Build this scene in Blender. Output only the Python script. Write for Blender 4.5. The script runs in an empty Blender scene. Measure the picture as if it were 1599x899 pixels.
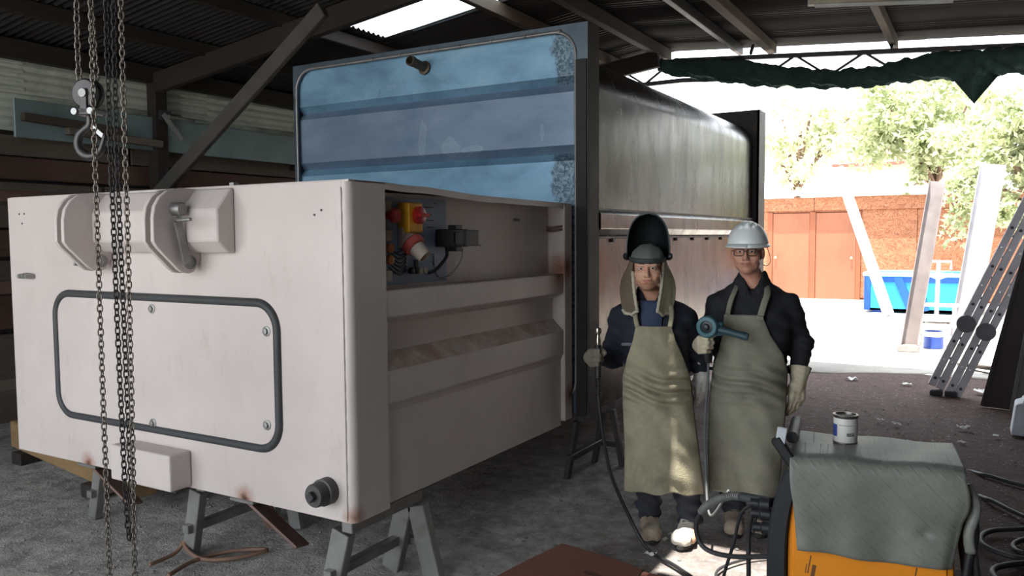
import bpy, bmesh, math, random
import numpy as np
from mathutils import Vector, Matrix

random.seed(7)
rng = np.random.default_rng(11)
sc = bpy.context.scene
C = sc.collection
PI = math.pi
R = math.radians

# ------------------------------------------------------------------ camera
CAM_H, FPX, YAW, PITCH, ROLL = 1.65, 1258.5, R(30.25), R(3.64), R(-0.41)
FW = Vector((-math.sin(YAW) * math.cos(PITCH), math.cos(YAW) * math.cos(PITCH), -math.sin(PITCH)))
_r = Vector((math.cos(YAW), math.sin(YAW), 0)); _u = _r.cross(FW)
RT = _r * math.cos(ROLL) + _u * math.sin(ROLL)
UP = -_r * math.sin(ROLL) + _u * math.cos(ROLL)
cd = bpy.data.cameras.new('camera'); cam = bpy.data.objects.new('camera', cd); C.objects.link(cam)
cd.sensor_fit = 'HORIZONTAL'; cd.sensor_width = 36.0; cd.lens = FPX / 1599 * 36.0
cd.clip_start = 0.05; cd.clip_end = 300
cam.matrix_world = Matrix(((RT.x, UP.x, -FW.x, 0), (RT.y, UP.y, -FW.y, 0), (RT.z, UP.z, -FW.z, CAM_H), (0, 0, 0, 1)))
sc.camera = cam

# ------------------------------------------------------------------ sky, sun, exposure
world = bpy.data.worlds.new('sky'); sc.world = world; world.use_nodes = True
bg = world.node_tree.nodes['Background']
bg.inputs['Color'].default_value = (0.86, 0.93, 1.0, 1)
bg.inputs['Strength'].default_value = 4.2
SUN_AZ, SUN_EL = R(187), R(76.5)          # azimuth measured from +Y towards +X
sun_dir = Vector((math.sin(SUN_AZ) * math.cos(SUN_EL), math.cos(SUN_AZ) * math.cos(SUN_EL), math.sin(SUN_EL)))
sd = bpy.data.lights.new('sun', 'SUN'); sd.energy = 14.0; sd.angle = R(0.6); sd.color = (1.0, 0.95, 0.87)
sun = bpy.data.objects.new('sun', sd); C.objects.link(sun)
sun.rotation_euler = sun_dir.to_track_quat('Z', 'Y').to_euler(); sun.location = (0, -20, 40)
vs = sc.view_settings
vs.view_transform = 'Standard'; vs.look = 'None'; vs.gamma = 1.0; vs.use_curve_mapping = False
vs.exposure = 0.15
sc.cycles.max_bounces = 10; sc.cycles.diffuse_bounces = 6; sc.cycles.glossy_bounces = 4
sc.cycles.transparent_max_bounces = 12
sc.cycles.sample_clamp_indirect = 6.0

# ------------------------------------------------------------------ helpers
def on(u, v, ax, val):
    """point where the sight line through pixel (u, v) meets the plane ax = val"""
    d = FW + RT * ((u - 799.5) / FPX) - UP * ((v - 449.5) / FPX)
    i = 'xyz'.index(ax); o = Vector((0, 0, CAM_H)); t = (val - o[i]) / d[i]
    return o + d * t

ORG = {}
def tag(o, label=None, cat=None, group=None, kind=None):
    if label: o['label'] = label
    if cat: o['category'] = cat
    if group: o['group'] = group
    if kind: o['kind'] = kind
    return o

def thing(name, label=None, cat=None, loc=(0, 0, 0), rotz=0.0, group=None, kind=None, local=False):
    o = bpy.data.objects.new(name, None); C.objects.link(o)
    o.empty_display_size = 0.1
    o.location = loc; o.rotation_euler = (0, 0, rotz)
    ORG[o.name] = Vector((0, 0, 0)) if local else Vector(loc)
    return tag(o, label, cat, group, kind)

def smooth_path(pts, n=8, closed=False):
    P = [Vector(p) for p in pts]; out = []; m = len(P)
    for i in range(m if closed else m - 1):
        if closed: a, b, c, d = P[(i - 1) % m], P[i], P[(i + 1) % m], P[(i + 2) % m]
        else: a, b, c, d = P[max(i - 1, 0)], P[i], P[i + 1], P[min(i + 2, m - 1)]
        for k in range(n):
            t = k / n
            out.append(0.5 * ((2 * b) + (c - a) * t + (2 * a - 5 * b + 4 * c - d) * t * t + (3 * b - a - 3 * c + d) * t ** 3))
    if not closed: out.append(P[-1])
    return out

class MB:
    def __init__(s): s.v = []; s.f = []; s.mi = []
    def add(s, vs, fs, m=0):
        o = len(s.v); s.v.extend(Vector(p) for p in vs)
        for f in fs: s.f.append([i + o for i in f]); s.mi.append(m)
        return s
    def box(s, a, b, rot=None, piv=None, m=0):
        x0, y0, z0 = a; x1, y1, z1 = b
        vs = [Vector(p) for p in ((x0, y0, z0), (x1, y0, z0), (x1, y1, z0), (x0, y1, z0), (x0, y0, z1), (x1, y0, z1), (x1, y1, z1), (x0, y1, z1))]
        if rot is not None:
            pv = Vector(piv) if piv is not None else (Vector(a) + Vector(b)) / 2
            vs = [rot @ (p - pv) + pv for p in vs]
        return s.add(vs, [(0, 3, 2, 1), (4, 5, 6, 7), (0, 1, 5, 4), (1, 2, 6, 5), (2, 3, 7, 6), (3, 0, 4, 7)], m)
    def bar(s, p, q, w, h, up=(0, 0, 1), m=0):
        """rectangular bar from p to q, w across, h along up"""
        p, q = Vector(p), Vector(q); d = (q - p).normalized(); up = Vector(up)
        sx = d.cross(up); sx = sx.normalized() if sx.length > 1e-6 else Vector((1, 0, 0)); uz = sx.cross(d)
        vs = []
        for c in (p, q):
            for a, b in ((-1, -1), (1, -1), (1, 1), (-1, 1)): vs.append(c + sx * (a * w / 2) + uz * (b * h / 2))
        return s.add(vs, [(0, 1, 2, 3), (7, 6, 5, 4), (0, 4, 5, 1), (1, 5, 6, 2), (2, 6, 7, 3), (3, 7, 4, 0)], m)
    def prism(s, prof, ax, a, b, m=0):
        """profile of 2-D points in the two other axes (cyclic order), from a to b along ax"""
        n = len(prof); vs = []
        for t in (a, b):
            for p in prof:
                vs.append({'x': (t, p[0], p[1]), 'y': (p[0], t, p[1]), 'z': (p[0], p[1], t)}[ax])
        fs = [list(range(n))[::-1], list(range(n, 2 * n))] + [(i, (i + 1) % n, n + (i + 1) % n, n + i) for i in range(n)]
        return s.add(vs, fs, m)
    def tube(s, pts, r, n=8, closed=False, caps=True, m=0, sq=None):
        P = [Vector(p) for p in pts]; k = len(P); rr = r if hasattr(r, '__len__') else [r] * k
        T = []
        for i in range(k):
            a = P[(i - 1) % k] if (closed or i > 0) else P[i]; b = P[(i + 1) % k] if (closed or i < k - 1) else P[i]
            t = (b - a); T.append(t.normalized() if t.length > 1e-9 else Vector((0, 0, 1)))
        ref = Vector((0, 0, 1)) if abs(T[0].z) < 0.9 else Vector((1, 0, 0))
        N = (ref - T[0] * ref.dot(T[0])).normalized(); vs = []
        for i in range(k):
            N = (N - T[i] * N.dot(T[i])).normalized(); B = T[i].cross(N)
            for j in range(n):
                an = 2 * PI * j / n
                q = N * (math.cos(an) * rr[i] * (sq[0] if sq else 1)) + B * (math.sin(an) * rr[i] * (sq[1] if sq else 1))
                vs.append(P[i] + q)
        fs = []
        for i in range(k if closed else k - 1):
            i2 = (i + 1) % k
            for j in range(n):
                j2 = (j + 1) % n; fs.append((i * n + j, i * n + j2, i2 * n + j2, i2 * n + j))
        if caps and not closed: fs += [list(range(n))[::-1], [(k - 1) * n + j for j in range(n)]]
        return s.add(vs, fs, m)
    def lathe(s, prof, n=24, c=(0, 0, 0), ax=(0, 0, 1), m=0, caps=True):
        """profile of (radius, height) along ax from c"""
        q = Vector((0, 0, 1)).rotation_difference(Vector(ax)); c = Vector(c); vs = []; k = len(prof)
        for r, h in prof:
            for j in range(n):
                a = 2 * PI * j / n; vs.append(c + q @ Vector((r * math.cos(a), r * math.sin(a), h)))
        fs = []
        for i in range(k - 1):
            for j in range(n):
                j2 = (j + 1) % n; fs.append((i * n + j, i * n + j2, (i + 1) * n + j2, (i + 1) * n + j))
        if caps: fs += [list(range(n))[::-1], [(k - 1) * n + j for j in range(n)]]
        return s.add(vs, fs, m)
    def grid(s, fn, nu, nv, m=0, closed_u=False):
        vs = [fn(i / nu, j / nv) for j in range(nv + 1) for i in range(nu + 1)]
        fs = [(j * (nu + 1) + i, j * (nu + 1) + i + 1, (j + 1) * (nu + 1) + i + 1, (j + 1) * (nu + 1) + i) for j in range(nv) for i in range(nu)]
        return s.add(vs, fs, m)
    def sheet(s, fn, nu, nv, th, m=0):
        """a grid surface with thickness along its normal"""
        g = [[Vector(fn(i / nu, j / nv)) for i in range(nu + 1)] for j in range(nv + 1)]
        def nrm(j, i):
            a = g[j][min(i + 1, nu)] - g[j][max(i - 1, 0)]; b = g[min(j + 1, nv)][i] - g[max(j - 1, 0)][i]
            c = a.cross(b); return c.normalized() if c.length > 1e-12 else Vector((0, 0, 1))
        vs = []
        for sg in (0.5, -0.5):
            for j in range(nv + 1):
                for i in range(nu + 1): vs.append(g[j][i] + nrm(j, i) * th * sg)
        W = nu + 1; off = W * (nv + 1); fs = []
        for j in range(nv):
            for i in range(nu):
                a = j * W + i; fs.append((a, a + 1, a + W + 1, a + W)); fs.append((off + a, off + a + W, off + a + W + 1, off + a + 1))
        for i in range(nu):
            fs.append((i, off + i, off + i + 1, i + 1)); a = nv * W + i; fs.append((a, a + 1, off + a + 1, off + a))
        for j in range(nv):
            a = j * W; fs.append((a, a + W, off + a + W, off + a)); a = j * W + nu; fs.append((a, off + a, off + a + W, a + W))
        return s.add(vs, fs, m)
    def mesh(s, name, org=Vector((0, 0, 0)), bevel=0, seg=1, smooth=False, fix=True):
        me = bpy.data.meshes.new(name)
        me.from_pydata([tuple(p - org) for p in s.v], [], s.f)
        if any(s.mi): me.polygons.foreach_set('material_index', s.mi)
        if bevel or fix:
            bm = bmesh.new(); bm.from_mesh(me)
            if fix: bmesh.ops.recalc_face_normals(bm, faces=bm.faces)
            if bevel:
                es = [e for e in bm.edges if len(e.link_faces) == 2 and e.calc_face_angle(0) > 0.5]
                bmesh.ops.bevel(bm, geom=es, offset=bevel, segments=seg, affect='EDGES', profile=0.5, clamp_overlap=True)
            bm.to_mesh(me); bm.free()
        if smooth:
            me.polygons.foreach_set('use_smooth', [True] * len(me.polygons))
            if smooth != 'all': me.set_sharp_from_angle(angle=R(38))
        me.update(); return me
    def build(s, name, mat, parent=None, bevel=0, seg=1, smooth=False, fix=True, loc=None, kind=None, label=None):
        org = ORG.get(parent.name, Vector((0, 0, 0))) if parent else (Vector(loc) if loc is not None else Vector((0, 0, 0)))
        me = s.mesh(name, org, bevel, seg, smooth, fix)
        for m_ in (mat if isinstance(mat, (list, tuple)) else [mat]): me.materials.append(m_)
        o = bpy.data.objects.new(name, me); C.objects.link(o)
        if parent: o.parent = parent; ORG[o.name] = org
        else:
            ORG[o.name] = org
            if loc is not None: o.location = loc
        return tag(o, label=label, kind=kind)

def inst(name, me, parent, loc=(0, 0, 0), rot=None, scale=None):
    """an object sharing mesh data; loc in world space of an unrotated parent"""
    o = bpy.data.objects.new(name, me); C.objects.link(o)
    org = ORG.get(parent.name, Vector((0, 0, 0))) if parent else Vector((0, 0, 0))
    if parent: o.parent = parent
    o.location = Vector(loc) - org
    if rot is not None: o.rotation_euler = rot
    if scale is not None: o.scale = scale
    return o

# ------------------------------------------------------------------ materials
def srgb(r, g, b):
    f = lambda c: ((c / 255 + 0.055) / 1.055) ** 2.4 if c / 255 > 0.04045 else c / 255 / 12.92
    return (f(r), f(g), f(b))

MATS = {}
class NT:
    def __init__(s, name):
        s.m = bpy.data.materials.new(name); s.m.use_nodes = True; s.t = s.m.node_tree
        s.b = s.t.nodes['Principled BSDF']; s.out = s.t.nodes['Material Output']
        s.tc = s.t.nodes.new('ShaderNodeTexCoord')
    def n(s, typ, **kw):
        nd = s.t.nodes.new(typ)
        for k, v in kw.items(): setattr(nd, k, v)
        return nd
    def l(s, a, b): s.t.links.new(a, b)
    def coord(s, scale=(1, 1, 1), loc=(0, 0, 0), rot=(0, 0, 0), gen='Object'):
        mp = s.n('ShaderNodeMapping'); mp.inputs['Scale'].default_value = scale; mp.inputs['Location'].default_value = loc; mp.inputs['Rotation'].default_value = rot
        s.l(s.tc.outputs[gen], mp.inputs['Vector']); return mp.outputs['Vector']
    def noise(s, scale=5, detail=4, rough=0.55, vec=None, dist=0.0):
        nd = s.n('ShaderNodeTexNoise'); nd.inputs['Scale'].default_value = scale; nd.inputs['Detail'].default_value = detail
        nd.inputs['Roughness'].default_value = rough; nd.inputs['Distortion'].default_value = dist
        s.l(vec if vec is not None else s.tc.outputs['Object'], nd.inputs['Vector']); return nd.outputs['Fac']
    def ramp(s, fac, stops):
        nd = s.n('ShaderNodeValToRGB'); e = nd.color_ramp.elements
        while len(e) < len(stops): e.new(0.5)
        for i, (p, c) in enumerate(stops):
            e[i].position = p; e[i].color = (c, c, c, 1) if not hasattr(c, '__len__') else (*c, 1)
        s.l(fac, nd.inputs['Fac']); return nd.outputs['Color']
    def mix(s, fac, a, b, blend='MIX'):
        nd = s.n('ShaderNodeMix', data_type='RGBA', blend_type=blend)
        for sock, val in ((nd.inputs['Factor'], fac), (nd.inputs['A'], a), (nd.inputs['B'], b)):
            pass
        ia = [i for i in nd.inputs if i.identifier == 'A_Color'][0]; ib = [i for i in nd.inputs if i.identifier == 'B_Color'][0]
        fc = [i for i in nd.inputs if i.identifier == 'Factor_Float'][0]
        for sock, val in ((fc, fac), (ia, a), (ib, b)):
            if hasattr(val, 'is_linked'): s.l(val, sock)
            elif hasattr(val, '__len__'): sock.default_value = (*val[:3], 1)
            else: sock.default_value = val
        return [o for o in nd.outputs if o.identifier == 'Result_Color'][0]
    def math(s, op, a, b=0.0):
        nd = s.n('ShaderNodeMath', operation=op)
        for i, val in enumerate((a, b)):
            if hasattr(val, 'is_linked'): s.l(val, nd.inputs[i])
            else: nd.inputs[i].default_value = val
        return nd.outputs[0]
    def sep(s, vec):
        nd = s.n('ShaderNodeSeparateXYZ'); s.l(vec, nd.inputs[0]); return nd.outputs
    def bump(s, h, strength=0.3, dist=0.01):
        nd = s.n('ShaderNodeBump'); nd.inputs['Strength'].default_value = strength; nd.inputs['Distance'].default_value = dist
        s.l(h, nd.inputs['Height']); s.l(nd.outputs[0], s.b.inputs['Normal'])
    def base(s, c):
        if hasattr(c, 'is_linked'): s.l(c, s.b.inputs['Base Color'])
        else: s.b.inputs['Base Color'].default_value = (*c, 1)
    def rough(s, r):
        if hasattr(r, 'is_linked'): s.l(r, s.b.inputs['Roughness'])
        else: s.b.inputs['Roughness'].default_value = r

def mul(c, k): return tuple(min(1, x * k) for x in c)
def M(name, col, rough=0.6, metal=0.0, var=0.18, scale=6, bump=0.0, bscale=60, col2=None, c2=(0.55, 0.7), scale2=3, stretch=(1, 1, 1), spec=0.5, bdist=0.004):
    if name in MATS: return MATS[name]
    t = NT(name); t.b.inputs['Metallic'].default_value = metal; t.b.inputs['Specular IOR Level'].default_value = spec
    vec = t.coord(stretch)
    c = t.ramp(t.noise(scale, 5, 0.6, vec), [(0.3, mul(col, 1 - var)), (0.7, mul(col, 1 + var))])
    if col2 is not None:
        c = t.mix(t.ramp(t.noise(scale2, 5, 0.65, vec, 0.4), [(c2[0], 0), (c2[1], 1)]), c, col2)
    t.base(c)
    t.rough(t.math('ADD', t.math('MULTIPLY', t.noise(scale * 2, 3, 0.5, vec), 0.2), rough - 0.1))
    if bump: t.bump(t.noise(bscale, 4, 0.6, vec), bump, bdist)
    MATS[name] = t.m; return t.m

# special procedural materials -------------------------------------------------
def mat_dirt():
    t = NT('trodden_dirt'); vec = t.coord()
    n1 = t.noise(0.9, 5, 0.6, vec, 0.3); n2 = t.noise(9, 6, 0.7, vec); n3 = t.noise(70, 4, 0.7, vec)
    grey = t.ramp(n2, [(0.3, srgb(130, 127, 124)), (0.55, srgb(178, 175, 171)), (0.75, srgb(208, 205, 201))])
    red = t.ramp(n2, [(0.3, srgb(62, 43, 39)), (0.6, srgb(88, 66, 60)), (0.8, srgb(114, 94, 87))])
    s = t.sep(vec)
    side = t.math('ADD', t.math('MULTIPLY', s[0], 0.16), t.math('MULTIPLY', s[1], 0.10))     # redder soil towards the yard
    f = t.ramp(t.math('ADD', side, t.math('MULTIPLY', n1, 0.7)), [(0.35, 0), (0.8, 1)])
    c = t.mix(f, grey, red)
    dark = t.ramp(t.noise(2.2, 6, 0.7, t.coord((1, 1, 1), (4, 2, 0))), [(0.52, 0), (0.68, 1)])
    c = t.mix(t.math('MULTIPLY', dark, 0.5), c, srgb(46, 41, 39))
    speck = t.ramp(t.noise(38, 2, 0.5, vec), [(0.66, 0), (0.7, 1)])
    c = t.mix(t.math('MULTIPLY', speck, 0.5), c, srgb(205, 200, 195))
    t.base(c); t.rough(0.92)
    t.bump(t.math('ADD', t.math('MULTIPLY', n2, 1.0), t.math('MULTIPLY', n3, 0.5)), 0.9, 0.03)
    return t.m
def mat_osb():
    t = NT('oriented_strand_board'); vec = t.coord((1, 1, 1))
    vo = t.n('ShaderNodeTexVoronoi'); vo.feature = 'F1'; vo.inputs['Scale'].default_value = 20; vo.inputs['Randomness'].default_value = 1
    mp = t.coord((1.0, 1.0, 2.2), (0, 0, 0), (0, 0.6, 0)); wv = t.n('ShaderNodeVectorMath', operation='ADD')
    ns = t.n('ShaderNodeTexNoise'); ns.inputs['Scale'].default_value = 3; t.l(vec, ns.inputs['Vector'])
    t.l(mp, wv.inputs[0]); t.l(ns.outputs['Color'], wv.inputs[1]); t.l(wv.outputs[0], vo.inputs['Vector'])
    c = t.ramp(vo.outputs['Color'], [(0.0, srgb(124, 72, 48)), (0.5, srgb(156, 100, 70)), (1.0, srgb(180, 128, 96))])
    t.base(c); t.rough(0.8); t.bump(vo.outputs['Color'], 0.4, 0.01); return t.m
def mat_wood(name, col, grain=(1, 12, 12), rough=0.75, var=0.35):
    t = NT(name); vec = t.coord(grain)
    n = t.noise(3, 6, 0.65, vec, 0.6); k = t.noise(1.1, 3, 0.5, t.coord())
    c = t.ramp(n, [(0.25, mul(col, 1 - var)), (0.55, col), (0.8, mul(col, 1 + var))])
    c = t.mix(t.ramp(k, [(0.45, 0), (0.75, 0.6)]), c, mul(col, 0.55))
    t.base(c); t.rough(rough); t.bump(n, 0.35, 0.006); return t.m
def mat_white_paint():
    t = NT('white_body_paint'); vec = t.coord()
    c = t.ramp(t.noise(1.6, 5, 0.6, vec), [(0.3, srgb(190, 179, 174)), (0.7, srgb(206, 195, 190))])
    dirt = t.ramp(t.noise(7, 6, 0.75, t.coord((1, 1, 0.35)), 0.3), [(0.58, 0), (0.8, 0.55)])
    c = t.mix(dirt, c, srgb(160, 145, 132))
    # heat burns where brackets were welded underneath, and rubbed corners
    for (px_, py_, pz_, rad) in ((-4.22, 2.6, 0.42, 0.10), (-2.99, 2.6, 0.42, 0.11), (-2.33, 4.55, 1.42, 0.20), (-2.33, 4.66, 1.45, 0.16), (-2.33, 2.62, 0.44, 0.08), (-2.3, 4.7, 0.62, 0.12)):
        d = t.n('ShaderNodeVectorMath', operation='DISTANCE'); t.l(vec, d.inputs[0])
        d.inputs[1].default_value = (px_ + 3.6, py_ - 2.595, pz_)
        w = t.math('ADD', t.math('DIVIDE', d.outputs['Value'], rad), t.math('MULTIPLY', t.noise(22, 4, 0.7, vec), 0.45))
        c = t.mix(t.ramp(w, [(0.30, 0.9), (0.65, 0.45), (1.25, 0.0)]), c, srgb(146, 88, 56))
        c = t.mix(t.ramp(w, [(0.28, 0.9), (0.55, 0.0)]), c, srgb(48, 36, 30))
    t.base(c); t.rough(0.42); t.b.inputs['Specular IOR Level'].default_value = 0.4
    t.bump(t.noise(3.0, 2, 0.4, vec), 0.05, 0.02); return t.m
def mat_sky_tinted_steel():
    t = NT('sky_tinted_mill_scale'); vec = t.coord()
    s = t.sep(vec)
    c = t.ramp(t.noise(1.3, 6, 0.6, t.coord((1.2, 1, 2.2)), 0.5), [(0.28, srgb(92, 126, 150)), (0.5, srgb(122, 162, 188)), (0.75, srgb(150, 186, 206))])  # reflected blue sky is painted into the base colour
    # middle sheet of the three is greyer mill scale
    mid = t.math('MULTIPLY', t.math('GREATER_THAN', s[2], 2.195), t.math('LESS_THAN', s[2], 2.645))
    c = t.mix(mid, c, t.ramp(t.noise(2.0, 6, 0.6, t.coord((1, 1, 2))), [(0.3, srgb(96, 116, 138)), (0.7, srgb(128, 146, 166))]))
    # worn rough zone towards the right end of the upper and lower sheets
    edge = t.math('ADD', s[0], t.math('MULTIPLY', t.noise(5, 5, 0.7, vec), 0.25))
    worn = t.math('MULTIPLY', t.ramp(t.math('ADD', edge, -0.55), [(0.60, 0), (0.625, 1)]), t.math('SUBTRACT', 1.0, mid))
    blot = t.ramp(t.noise(48, 3, 0.6, vec, 0.8), [(0.42, srgb(38, 52, 64)), (0.6, srgb(120, 138, 146))])
    c = t.mix(t.math('MULTIPLY', worn, 0.8), c, blot)
    scr = t.ramp(t.noise(3.2, 6, 0.75, t.coord((3, 1, 1), (3, 1, 7)), 1.2), [(0.66, 0), (0.69, 0.45), (0.73, 0)])
    c = t.mix(scr, c, srgb(64, 80, 90))
    wob = t.math('MULTIPLY', t.math('SUBTRACT', t.noise(9, 4, 0.6, vec), 0.5), 2.4)
    for (ex_, ez_, rx_, rz_) in ((-0.03, 2.37, 0.035, 0.14), (0.21, 2.29, 0.085, 0.075), (0.40, 2.262, 0.09, 0.022), (-0.30, 2.76, 0.05, 0.02), (0.95, 2.34, 0.02, 0.06)):
        dx_ = t.math('DIVIDE', t.math('SUBTRACT', s[0], ex_), rx_); dz_ = t.math('DIVIDE', t.math('SUBTRACT', s[2], ez_), rz_)
        d_ = t.math('ADD', t.math('SQRT', t.math('ADD', t.math('MULTIPLY', dx_, dx_), t.math('MULTIPLY', dz_, dz_))), wob)
        c = t.mix(t.ramp(d_, [(0.55, 0.14), (0.84, 0.20), (0.90, 0.38), (0.94, 0.0)]), c, srgb(168, 186, 200))
    t.base(c); t.b.inputs['Metallic'].default_value = 0.35
    t.rough(t.math('ADD', t.math('MULTIPLY', t.noise(4, 4, 0.6, vec), 0.25), 0.36))
    t.bump(t.noise(1.5, 2, 0.5, vec), 0.08, 0.03); return t.m
def mat_tank_side():
    t = NT('bare_sheet_steel'); vec = t.coord((1, 1.7, 0.6))
    n = t.noise(2.2, 6, 0.65, vec, 0.5)
    c = t.ramp(n, [(0.3, srgb(40, 33, 28)), (0.5, srgb(64, 54, 46)), (0.72, srgb(92, 82, 76))])
    rust = t.ramp(t.noise(2.2, 6, 0.7, t.coord((1, 1.4, 0.8), (9, 3, 1)), 0.4), [(0.52, 0), (0.72, 0.55)])
    c = t.mix(rust, c, srgb(70, 48, 36))
    t.base(c); t.b.inputs['Metallic'].default_value = 1.0
    t.rough(t.ramp(t.noise(3, 5, 0.6, vec), [(0.3, 0.17), (0.7, 0.32)]))
    t.bump(t.noise(1.3, 3, 0.5, t.coord((1, 1, 0.7))), 0.10, 0.05); return t.m
def mat_clear(name, col, fac):
    t = NT(name); tr = t.n('ShaderNodeBsdfTransparent'); tl = t.n('ShaderNodeBsdfTranslucent'); mx = t.n('ShaderNodeMixShader')
    tl.inputs['Color'].default_value = (*col, 1); tr.inputs['Color'].default_value = (*col, 1); mx.inputs[0].default_value = fac
    t.l(tr.outputs[0], mx.inputs[1]); t.l(tl.outputs[0], mx.inputs[2]); t.l(mx.outputs[0], t.out.inputs['Surface']); return t.m

DIRT = mat_dirt()
YARD = M('yard_concrete', srgb(205, 200, 192), 0.9, var=0.12, scale=2.5, bump=0.4, bscale=30, col2=srgb(165, 158, 150), scale2=1.2)
OSB = mat_osb()
PLY = mat_wood('door_plywood', srgb(148, 90, 64), (10, 10, 0.8), 0.55, 0.14)
TRIMW = mat_wood('pine_trim', srgb(142, 80, 52), (10, 10, 1), 0.7, 0.15)
TIMBER = mat_wood('old_roof_timber', srgb(70, 58, 48), (6, 1, 6), 0.85, 0.3)
TIMBER_D = mat_wood('dark_stained_timber', srgb(42, 35, 30), (1.5, 6, 6), 0.85, 0.3)
PLANK = mat_wood('weathered_plank', srgb(100, 89, 78), (8, 1, 8), 0.85, 0.3)
PLANK2 = mat_wood('reddish_plank', srgb(92, 68, 57), (8, 1, 8), 0.85, 0.3)
ROOFM = M('aged_roof_sheet', srgb(52, 50, 50), 0.6, 0.2, var=0.25, scale=2.5, col2=srgb(44, 35, 30), c2=(0.5, 0.75), scale2=1.4)
CLAD = M('pale_cladding_sheet', srgb(186, 192, 178), 0.55, 0.0, var=0.12, scale=2, col2=srgb(128, 132, 122), c2=(0.5, 0.75), scale2=1.5)
GALV = M('galvanised_sheet', srgb(124, 140, 140), 0.5, 0.3, var=0.15, scale=3)
STEEL_D = M('dark_primer_steel', srgb(62, 62, 64), 0.5, 0.5, var=0.25, scale=5, col2=srgb(86, 70, 60), c2=(0.58, 0.75))
STEEL_G = M('grey_tube_steel', srgb(140, 138, 136), 0.45, 0.6, var=0.2, scale=8, col2=srgb(108, 84, 70), c2=(0.6, 0.8))
RUSTY = M('rusty_flat_bar', srgb(110, 88, 80), 0.7, 0.2, var=0.2, scale=9, col2=srgb(92, 58, 46), c2=(0.5, 0.7))
WALLD = M('dark_wall_board', srgb(44, 40, 38), 0.85, var=0.25, scale=2.5)
SKYL = mat_clear('translucent_sheet', (0.9, 0.94, 0.97), 0.75)

# ground ------------------------------------------------------------------------
def ground_z(x, y):
    return 0.010 * math.sin(x * 2.1 + y * 0.7) * math.sin(y * 1.7 - x * 0.4)
g = MB(); g.grid(lambda u, v: (-9 + 14 * u, -9 + 19.6 * v, ground_z(-9 + 14 * u, -9 + 19.6 * v) - 0.010), 110, 150)
fl = g.build('floor', DIRT, smooth='all', fix=False, kind='structure')
g = MB(); g.sheet(lambda u, v: (-40 + 80 * u, 10.4 + (0.25 * math.sin(u * 90) + 0.12 * math.sin(u * 233)) * (1 - v) ** 8 + 60 * v, -0.009), 160, 12, 0.03)
yd = g.build('floor_yard', YARD, smooth='all', kind='structure')
g = MB(); g.box((-40, -30, -0.12), (40, -8.9, -0.03)); g.build('floor_forecourt', YARD, kind='structure')

# roof ---------------------------------------------------------------------------
RX, RZ, SL, SR = -3.4, 3.98, 0.13, 0.075
def zroof(x): return RZ - (SL * (RX - x) if x < RX else SR * (x - RX))
Y0, ROW, NROW = -2.32, 0.82, 15
def corr_mesh(name, L, W, pitch=0.076, amp=0.013, over=0.05, along='x'):
    m = MB(); n = int((W + over) / pitch * 6)
    def fn(u, v):
        y = (W + over) * u; z = amp * math.sin(2 * PI * y / pitch)
        return (L * v, y, z) if along == 'x' else (0, 0, 0)
    m.sheet(fn, n, 1, 0.0016); return m.mesh(name, smooth=True)
ceil_ = thing('ceiling', kind='structure', loc=(RX, 0, RZ))
tag(ceil_, 'gable roof of dark corrugated sheets over the workshop')
def roof_sheet(me, x, y, side, mat=None):
    ang = math.atan(SL) if side < 0 else math.atan(SR)
    o = inst('roof_sheet', me, ceil_, (x, y, zroof(x) + 0.004 * (side > 0)), rot=(0, -ang if side < 0 else ang, 0)); return o
LS = corr_mesh('roof_sheet', 2.32 / math.cos(math.atan(SL)), ROW); LS.materials.append(ROOFM)
LS2 = corr_mesh('roof_sheet', 2.10, ROW); LS2.materials.append(ROOFM)
RS = corr_mesh('roof_sheet', 2.85, ROW); RS.materials.append(ROOFM)
SK = corr_mesh('skylight_sheet', 1.72, 0.90, over=0.0); SK.materials.append(SKYL)
RSA = corr_mesh('roof_sheet', 1.95, ROW); RSA.materials.append(ROOFM)
RSN = corr_mesh('roof_sheet', 0.62, 0.18, over=0.03); RSN.materials.append(ROOFM)
RSB = corr_mesh('roof_sheet', 0.42, ROW); RSB.materials.append(ROOFM)
for k in range(NROW):
    y = Y0 + ROW * k
    if y > 9.2: continue
    roof_sheet(LS, -7.72, y, -1)
    if not (5.8 < y < 6.1): roof_sheet(LS2, -5.46, y, -1)
    else:
        sk = inst('skylight_sheet', SK, ceil_, (-5.08, y - 0.03, zroof(-5.08)), rot=(0, -math.atan(SL), 0))
    if 2.4 < y < 2.8:
        roof_sheet(RSA, RX - 0.02, y, 1); roof_sheet(RSN, -1.47, y, 1); roof_sheet(RSN, -1.47, y + 0.66, 1); roof_sheet(RSB, -0.92, y, 1)
    else:
        roof_sheet(RS, RX - 0.02, y, 1)
    roof_sheet(RS, -0.62, y, 1)
m = MB(); m.box((-5.5, 5.85, zroof(-5.5) - 0.035), (-5.05, 5.88, zroof(-5.05) + 0.0)); 
YEND = Y0 + ROW * 15
def beam(n, p, q, w, h, mat=TIMBER, up=(0, 0, 1)):
    p = Vector(p); m = MB(); m.bar(p, q, w, h, up); return m.build('trim_%d' % n, mat, loc=p, bevel=0.006, kind='structure')
NB = [0]
def nb(): NB[0] += 1; return NB[0]
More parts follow.
